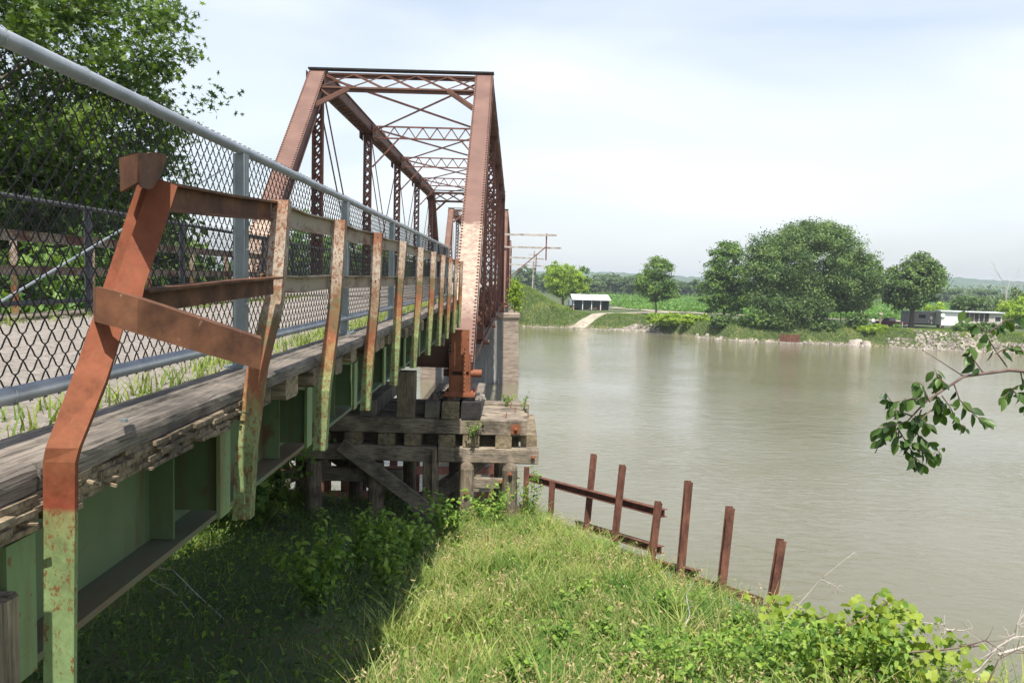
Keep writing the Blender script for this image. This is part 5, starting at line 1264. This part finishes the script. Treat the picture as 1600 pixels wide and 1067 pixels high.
tag(np_obj('grass_tufts', V, Fc, M['grass'], tint=np.tile(np.clip(np.repeat(rg.random(len(tx))**1.5*.8, m_)+rg.normal(0, .1, n), 0, 1), 3)), 'taller bent grass tufts scattered over the near bank', 'grass', kind='stuff')
# seeding stems with tan heads
x, y = scatter(17000, -6, 5, 4.5, 22.5, lambda a, b: keepb(a, b) & (a > -1.0) & ((bumps(a, b, 1.1)+.5*bumps(a+7, b-3, 2.7)) > -.1), 1.1)
n = len(x); P = np.stack([x, y, hgt(x, y)], -1); V1, F1, _ = blades(P, rg.uniform(.22, .45, n), rg.uniform(.0015, .003, n), rg.uniform(.2, .7, n), rg, .6)
tips = (V1.reshape(n, 8, 3)[:, 6]); m5 = 4; C = np.repeat(tips, m5, 0)+rg.normal(0, .022, (n*m5, 3)); C[:, 2] += .01
V2, F2 = quads(C, rg.normal(0, 1, (n*m5, 3)), rg.uniform(.010, .026, n*m5), .6, rg)
tag(np_obj('seeding_grass', np.concatenate([V1, V2]), np.concatenate([F1, F2+len(V1)]), M['straw'], tint=np.concatenate([np.tile(rg.random(n), 3), rg.random(n*m5)])), 'dry tan seed heads standing over the bank grass', 'grass', kind='stuff')
# broad-leaved ground cover between the grass
x, y = scatter(11000, -6.5, 6.5, 3, 19, lambda a, b: (b < crest(a)+2.5) & (bumps(a+3, b, 1.3) > .05), 1.2)
n = len(x); P = np.stack([x, y, hgt(x, y)+rg.uniform(.08, .34, n)], -1)
def oval(P, N, s, rg, asp=.5):
    n = len(P); N = N/np.linalg.norm(N, axis=1)[:, None]; A = np.cross(N, rg.normal(0, 1, (n, 3))); A /= np.linalg.norm(A, axis=1)[:, None]; B = np.cross(N, A)
    prof = np.array([(-1, 0), (-.55, .75), (.1, .95), (.65, .5), (1.1, 0), (.65, -.5), (.1, -.95), (-.55, -.75)])*np.array([1, asp])
    V = P[:, None]+(A[:, None]*prof[None, :, :1]+B[:, None]*prof[None, :, 1:])*s[:, None, None]
    V += N[:, None]*(np.abs(prof[:, 1])*.5-.25*prof[:, 0]**2)[None, :, None]*s[:, None, None]
    return V.reshape(-1, 3), np.arange(8*n).reshape(n, 8)
V, Fc = oval(P, rg.normal(0, .6, (n, 3))+np.array([0, -.2, 1]), rg.uniform(.02, .042, n), rg)
tag(np_obj('ground_weeds', V, Fc, M['leaf_weed'], tint=rg.random(n)), 'small broad leaved weeds among the bank grass', 'weeds', kind='stuff')
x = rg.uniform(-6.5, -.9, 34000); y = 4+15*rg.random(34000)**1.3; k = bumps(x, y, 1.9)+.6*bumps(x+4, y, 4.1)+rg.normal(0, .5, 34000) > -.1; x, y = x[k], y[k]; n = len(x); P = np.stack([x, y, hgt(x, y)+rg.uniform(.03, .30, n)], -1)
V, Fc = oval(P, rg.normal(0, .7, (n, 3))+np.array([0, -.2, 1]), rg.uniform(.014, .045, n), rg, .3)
tag(np_obj('shade_darkened_weeds', V, Fc, M['leaf_dark'], tint=rg.random(n)*.5), 'narrow leaved weeds under the girder span, coloured dark to stand in for shade', 'weeds', kind='stuff')  # leaf colour kept dark here, painting in the shade below the deck
# deck-edge weeds
x = np.concatenate([rg.uniform(-1.62, -1.33, 9000), rg.uniform(-4.4, -4.05, 4000)]); y = rg.uniform(1.0, 17, 13000)
k = (bumps(x*2, y, 2.2)+rg.normal(0, .35, 13000) > .0) & (rg.random(13000) < .75); x, y = x[k], y[k]; n = len(x); P = np.stack([x, y, np.full(n, -.50)], -1)
V, Fc, _ = blades(P, rg.uniform(.03, .13, n), rg.uniform(.002, .005, n), rg.uniform(.2, .9, n), rg)
tag(np_obj('deck_weeds', V, Fc, M['grass'], tint=np.tile(.15+.6*rg.random(n), 3)), 'tufts of grass growing along the gravel deck edges', 'weeds', kind='stuff')
# far bank rough grass
x = rg.uniform(-12, 100, 90000); sy = np.interp(x, SX, SY); y = sy+rg.random(90000)**1.3*np.where(x < 13, 26, 12)
road = (np.abs((x-9.5)-np.interp(y, [157, 160, 163.5, 169.5, 176], [0, 3, 7, 12.5, 19.5])) < 2.6) & (y < 180); k = ~road; x, y = x[k], y[k]; n = len(x); P = np.stack([x, y, hgt(x, y)], -1)
tall = np.where(x < 12, 1.0, .45)
V, Fc, _ = blades(P, rg.uniform(.25, .8, n)*tall, rg.uniform(.03, .07, n), rg.uniform(.2, .9, n), rg)
tag(np_obj('far_bank_grass', V, Fc, M['grass'], tint=np.tile(np.clip(.1+.35*rg.random(n)+.3*(bumps(x, y, .4) > .3), 0, 1), 3)), 'rough grass on the embankment and far bank', 'grass', kind='stuff')

# leafy plants, vines and weeds in the foreground
def stem_plant(loc, h_, ns, nl, leaf, mat, label, name='leafy_weed', cat='plant', group='leafy plants on the near bank', seed=0, spread=.3, asp=.5):
    rr_ = np.random.default_rng(seed); root = empty(name, loc, label, cat, group); mb = MB(); Ps = []; Ns = []
    for s_ in range(ns):
        a = rr_.uniform(0, 6.28); l_ = h_*rr_.uniform(.6, 1.1); d = np.array([math.cos(a), math.sin(a), 0])*spread*rr_.uniform(.3, 1.2)
        pts = [Vector((0, 0, -.1))]
        for t_ in (.35, .7, 1.0): pts.append(Vector(tuple(d*l_*t_*1.2+np.array([0, 0, l_*t_*(1-.15*t_)])+rr_.normal(0, .015, 3))))
        mb.tube(pts, [.006, .005, .004, .002], 4, cap=False)
        for j in range(nl):
            t_ = .2+.8*(j+rr_.random())/nl; f = t_*3; i = min(2, int(f)); c_ = pts[i].lerp(pts[i+1], f-i); an = rr_.uniform(0, 6.28)
            Ps.append(np.array(c_)+np.array([math.cos(an), math.sin(an), .1])*leaf*.9); Ns.append(np.array([math.cos(an)*.4, math.sin(an)*.4-.1, .9])+rr_.normal(0, .3, 3))
    V, Fc = oval(np.array(Ps), np.array(Ns), leaf*rr_.uniform(.6, 1.2, len(Ps)), rr_, asp); np_obj('leaves', V, Fc, mat, root, rr_.random(len(Ps)))
    mb.build('stem', M['leaf_weed'], root); return root
PLN = [(870, 1000, 'wide leafy weed clump at the bottom, left of the others'), (930, 985, 'leafy weed clump low in the middle of the sunny bank'), (985, 1010, 'leafy weed clump right of the middle one at the bottom'), (1040, 1000, 'upright leafy weed clump near the bare patch'), (1030, 940, 'pair of upright leafy stems beside the bare tan patch'), (1100, 1020, 'leafy weeds below the pile frame'), (890, 930, 'pale leafy weed behind the front clumps'), (1150, 985, 'leafy weeds just left of the vine'), (820, 1050, 'weed clump cut by the bottom edge'), (1190, 1045, 'leafy weeds at the foot of the vine'), (960, 1055, 'broad weed clump at the bottom edge, middle'), (1080, 1060, 'weed clump at the bottom edge right of middle')]
for i, (px_, py_, lb) in enumerate(PLN):
    z = -3.0
    for _ in range(12): p = gp(px_, py_, z); z = float(hgt(p.x, p.y))+.25
    stem_plant((p.x, p.y, z-.25), .48, 11, 16, .036, M['leaf_weed'], lb, seed=100+i)
for i, (px_, py_, lb, mt) in enumerate([(640, 850, 'dark shrubby plant in the shade left of the leaning board', 'leaf_weed'), (560, 850, 'dark shrubby plant under the bridge before the piles', 'leaf_weed'), (600, 880, 'leafy plant at the shadow edge below the trestle', 'leaf_weed'), (700, 820, 'sunlit leafy plant before the square post', 'leaf_weed'), (765, 800, 'leafy plant growing between the two round piles', 'leaf_weed'), (500, 900, 'low leafy plant in the deep shade under the girder', 'leaf_weed')]):
    z = -5.0
    for _ in range(12): p = gp(px_, py_, z); z = float(hgt(p.x, p.y))+.4
    p = Vector((p.x, min(p.y, 16.7), 0)); stem_plant((p.x, p.y, float(hgt(p.x, p.y))), 1.0, 16, 22, .055, M[mt], lb, seed=140+i, spread=.45)
for i, (x, y, z, h_, lb) in enumerate([(.45, 17.0, -5.3, 1.55, 'climbing leafy vine on the right side of the trestle'), (-.78, 17.05, -3.3, .38, 'small bright green sprout on the trestle beam'), (.3, 18.6, -2.97, .5, 'thin green weeds on the far right timbers'), (-.1, 19.2, -2.97, .3, 'small weed on top of the trestle timbers')]):
    stem_plant((x, y, z), h_, 10 if i != 2 else 5, 20 if i == 0 else 9, .05 if i == 0 else .032, M['leaf_weed'], lb, seed=170+i, name='climbing_vine' if i == 0 else 'leafy_weed', spread=.22 if i == 0 else .5)
# grape vine mound with big leaves
def vine(loc, pts_px, label, seed, n=260, leaf=.055):
    rr_ = np.random.default_rng(seed); root = empty('grape_vine', loc, label, 'vine', 'grape vines at the river edge'); lv = Vector(loc); mb = MB(); Ps = []
    for path in pts_px:
        P_ = [at(*q)-lv for q in path]; mb.tube(P_, [.006]*len(P_), 5, cap=False)
        for _ in range(int(n/len(pts_px))):
            f = rr_.random()*(len(P_)-1); i = int(f); c_ = P_[i].lerp(P_[i+1], f-i); Ps.append(np.array(c_)+rr_.normal(0, 1, 3)*np.array([.07, .16, .045])-np.array([0, 0, .03]))
    Ps = np.array(Ps); N = rr_.normal(0, .45, (len(Ps), 3))+np.array([0, -.55, .8])
    prof = np.array([(-.75, 0), (-1.0, .45), (-.45, .95), (-.1, .72), (.25, .9), (.45, .45), (1.1, 0), (.45, -.45), (.25, -.9), (-.1, -.72), (-.45, -.95), (-1.0, -.45)])
    N /= np.linalg.norm(N, axis=1)[:, None]; A = np.cross(N, rr_.normal(0, 1, Ps.shape)); A /= np.linalg.norm(A, axis=1)[:, None]; B = np.cross(N, A); s_ = leaf*rr_.uniform(.45, 1.15, len(Ps))
    V = Ps[:, None]+(A[:, None]*prof[None, :, :1]+B[:, None]*prof[None, :, 1:])*s_[:, None, None]; V += N[:, None]*(np.abs(prof[:, 1])*.3)[None, :, None]*s_[:, None, None]
    np_obj('leaves', V.reshape(-1, 3), np.arange(12*len(Ps)).reshape(-1, 12), M['leaf_vine'], root, np.clip(rr_.normal(.5, .28, len(Ps)), 0, 1))
    mb.build('stem', M['bark_twig'], root)
vine((2.4, 6.6, -3.4), [[(1150, 1040, 6.6), (1220, 990, 6.5), (1290, 962, 6.4)], [(1170, 1060, 6.3), (1270, 1005, 6.2), (1340, 975, 6.2)], [(1180, 1060, 6), (1280, 1030, 6), (1350, 1000, 6)], [(1215, 972, 6.8), (1262, 958, 6.8)], [(1290, 1060, 6), (1340, 1030, 6)]], 'bright green grape vine mound left of the trailing shoots', 7, 560, .047)
vine((3.1, 6.2, -3.4), [[(1330, 1000, 6.1), (1390, 960, 6.1), (1430, 950, 6.1)], [(1360, 1060, 5.8), (1400, 1020, 5.8), (1470, 1015, 5.8), (1530, 1008, 5.8)], [(1340, 1040, 6), (1390, 1000, 6), (1440, 1030, 6), (1490, 1040, 6)], [(1320, 980, 6), (1360, 960, 6), (1393, 935, 6)], [(1380, 1060, 5.9), (1420, 1055, 5.9)]], 'grape vine with trailing shoots reaching over the water', 8, 470, .043)
# green mat filling below the vines
n = 3000; px_ = 1420-420*rg.random(n)**1.3; py_ = 968+rg.random(n)*115+np.abs(px_-1250)*.12; Yd = rg.uniform(5.6, 6.6, n)
P = np.array([tuple(at(a, b, c_)) for a, b, c_ in zip(px_, py_, Yd)]); V, Fc = oval(P, rg.normal(0, .6, (n, 3))+np.array([0, -.3, 1]), rg.uniform(.010, .042, n), rg)
tag(np_obj('undergrowth', V, Fc, M['leaf_weed'], tint=rg.uniform(0, 1, n)), 'tangled undergrowth beneath the grape vines', 'undergrowth', kind='stuff')
# dead branches
def branch(paths, label, name='dead_branch', mat='bark_pale', r0=.009, twig=.6, seed=1, Y=6):
    rr_ = random.Random(seed); base = at(*paths[0][0]); root = empty(name, base, label, 'branch', 'dead branches by the water'); mb = MB()
    for path in paths:
        P_ = [at(*q)-base for q in path]; n = len(P_); mb.tube(P_, [r0*(1-.75*i/(n-1)) for i in range(n)], 6)
        for i in range(n-1):
            for _ in range(5):
                s_ = P_[i].lerp(P_[i+1], rr_.random()); d = Vector((rr_.uniform(-1, 1), rr_.uniform(-.4, .4), rr_.uniform(-.6, .8)))*twig*rr_.uniform(.08, .28)
                mb.tube([s_, s_+d*.5+Vector((0, 0, rr_.uniform(-.02, .02))), s_+d], [r0*.32, r0*.22, r0*.1], 4, cap=False)
    mb.build('stem', M[mat], root); return root
branch([[(1480, 1075, 5.6), (1530, 1045, 5.6), (1560, 1010, 5.6), (1585, 995, 5.6), (1640, 990, 5.6)], [(1560, 1022, 5.6), (1600, 1010, 5.6), (1640, 1000, 5.6)], [(1588, 993, 5.7), (1590, 975, 5.7), (1605, 950, 5.7)]], 'forked pale dead branch at the lower right corner', seed=3, r0=.012)
branch([[(1462, 1012, 5.9), (1478, 985, 5.9), (1475, 975, 5.9), (1442, 972, 5.9)], [(1478, 983, 5.9), (1505, 985, 5.9), (1520, 980, 5.9)]], 'short crooked dead twig above the trailing vine shoots', seed=4, r0=.008)
branch([[(1195, 1040, 6.3), (1230, 965, 6.3), (1282, 905, 6.3), (1335, 862, 6.3)], [(1282, 905, 6.3), (1305, 915, 6.3), (1311, 928, 6.3)]], 'long thin bare twig slanting up against the water', seed=5, r0=.006, twig=.35)
branch([[(1060, 1000, 7), (1078, 960, 7.2), (1072, 930, 7.3), (1085, 905, 7.3)]], 'thin dry stalk standing by the steel piles', seed=6, r0=.006, twig=.4)
branch([[(330, 1010, 8), (300, 960, 8.4), (272, 925, 8.6), (235, 905, 8.6)], [(370, 985, 8), (310, 930, 8.2), (270, 890, 8.3), (200, 880, 8.3)]], 'long bare twigs lying in the shade under the girder', seed=7, r0=.008, twig=.9)
branch([[(1540, 1075, 5.2), (1560, 1030, 5.2), (1590, 1015, 5.2), (1640, 1030, 5.2)], [(1500, 1010, 5.4), (1540, 1000, 5.4), (1570, 1020, 5.4)]], 'dark tangled twigs in the lower right corner', mat='bark_twig', seed=8, r0=.006, twig=.9)
# overhanging live branch at right, near the camera
def live_branch():
    Y = 3.4; A = [(1650, 584), (1578, 578), (1506, 588), (1447, 627), (1416, 660)]
    TW = [[(1506, 588), (1475, 568), (1440, 546)], [(1574, 574), (1553, 545), (1540, 520), (1508, 482)], [(1595, 580), (1598, 600), (1580, 608), (1568, 622)], [(1472, 618), (1486, 638), (1492, 656), (1508, 668)], [(1416, 660), (1435, 680), (1455, 695)], [(1447, 627), (1425, 622), (1398, 628)], [(1462, 612), (1468, 642)], [(1430, 650), (1432, 664)], [(1418, 658), (1395, 665), (1372, 668)], [(1478, 600), (1466, 588), (1460, 575)], [(1405, 668), (1403, 695), (1425, 712), (1440, 722)], [(1545, 520), (1570, 500), (1600, 498)], [(1556, 552), (1580, 540), (1610, 555)], [(1580, 608), (1600, 625), (1612, 640)], [(1453, 628), (1440, 600), (1432, 596)], [(1402, 668), (1425, 705), (1430, 730)], [(1455, 640), (1440, 655), (1455, 668)]]
    TW += [[(1425, 650), (1400, 640), (1383, 612)], [(1490, 598), (1500, 625), (1525, 650), (1545, 662)], [(1440, 640), (1420, 690), (1440, 705)], [(1536, 582), (1520, 560), (1515, 540)], [(1600, 582), (1610, 605), (1600, 640)], [(1408, 665), (1390, 680), (1372, 690)], [(1432, 700), (1455, 712), (1470, 700)]]
    base = at(1650, 584, Y); root = empty('overhanging_branch', base, 'thin leafy branch reaching in from the right over the river', 'branch'); mb = MB()
    wob = random.Random(9); rr_ = np.random.default_rng(9)
    P_ = [at(a, b, Y)-base for a, b in A]; mb.tube(P_, [.0085, .0075, .006, .0045, .0025], 7)
    Ps = []; Ax = []
    for ti, tw in enumerate(TW):
        dy = 0; Q = []
        for k, (a, b) in enumerate(tw):
            Q.append(at(a, b, Y+dy)-base); dy += wob.uniform(-.05, .05)
        mb.tube(Q, [.0035]+[.0022]*(len(Q)-2)+[.001], 5, cap=False)
        m_ = 12
        if ti == 0: continue
        for j in range(m_):
            f = min(.999, (.08+.92*(j+1)/m_)+wob.uniform(-.05, 0))*(len(Q)-1); i = int(f); c_ = Q[i].lerp(Q[i+1], f-i)
            if ti == 1 and f < 1.6 and j < 3: continue
            dirv = (Q[i+1]-Q[i]).normalized(); sd_ = 1 if j % 2 else -1
            ax = Vector((dirv.x*.6+sd_*.35*wob.uniform(.3, 1.2), wob.uniform(-.5, .5), -.75+wob.uniform(-.2, .6))).normalized(); Ps.append(c_); Ax.append(ax)
    # curved ovate leaves: 2x4 grid with a fold at the midrib
    V = []; Fc = []; T_ = []
    for p, ax in zip(Ps, Ax):
        s_ = wob.uniform(.026, .066); nrm = Vector((wob.uniform(-.8, .8), -1+wob.uniform(-.3, .8), wob.uniform(-.2, .9))); nrm = (nrm-ax*nrm.dot(ax)).normalized(); sdv = ax.cross(nrm); o = len(V); curl = wob.uniform(-.1, .3); pw = wob.uniform(.22, .32)
        for t_, w_ in ((0, .02), (.18, .62), (.42, 1.0), (.68, .8), (.88, .38), (1.0, .02)):
            c_ = p+ax*(s_*(.12+t_))-nrm*(curl*s_*t_*t_)
            for k in (-1, 0, 1): V.append(tuple(c_+sdv*(k*w_*s_*pw)+nrm*(abs(k)*w_*s_*.09)))
        for i in range(5):
            for k in range(2): Fc.append((o+i*3+k, o+i*3+k+1, o+i*3+k+4, o+i*3+k+3)); T_.append(0)
        T_[-10:] = [wob.random()]*10
    mb.build('stem', M['bark_twig'], root, smooth=True)
    np_obj('leaves', np.array(V), np.array(Fc), M['leaf_branch'], root, np.array(T_), smooth=True)
live_branch()

# ------------------------------------------------------------------ haze
hz = MB().box(-1790, 2190, -46, 4480, -14, 24).build('haze', bpy.data.materials.new('haze_air'))
hm = hz.data.materials[0]; hm.use_nodes = True; hn = hm.node_tree.nodes; hn.remove(hn['Principled BSDF']); pv_ = hn.new('ShaderNodeVolumePrincipled')
pv_.inputs['Color'].default_value = (.86, .93, 1, 1); pv_.inputs['Density'].default_value = .0003; pv_.inputs['Anisotropy'].default_value = .2
hm.node_tree.links.new(pv_.outputs[0], hn['Material Output'].inputs['Volume']); tag(hz, kind='stuff')
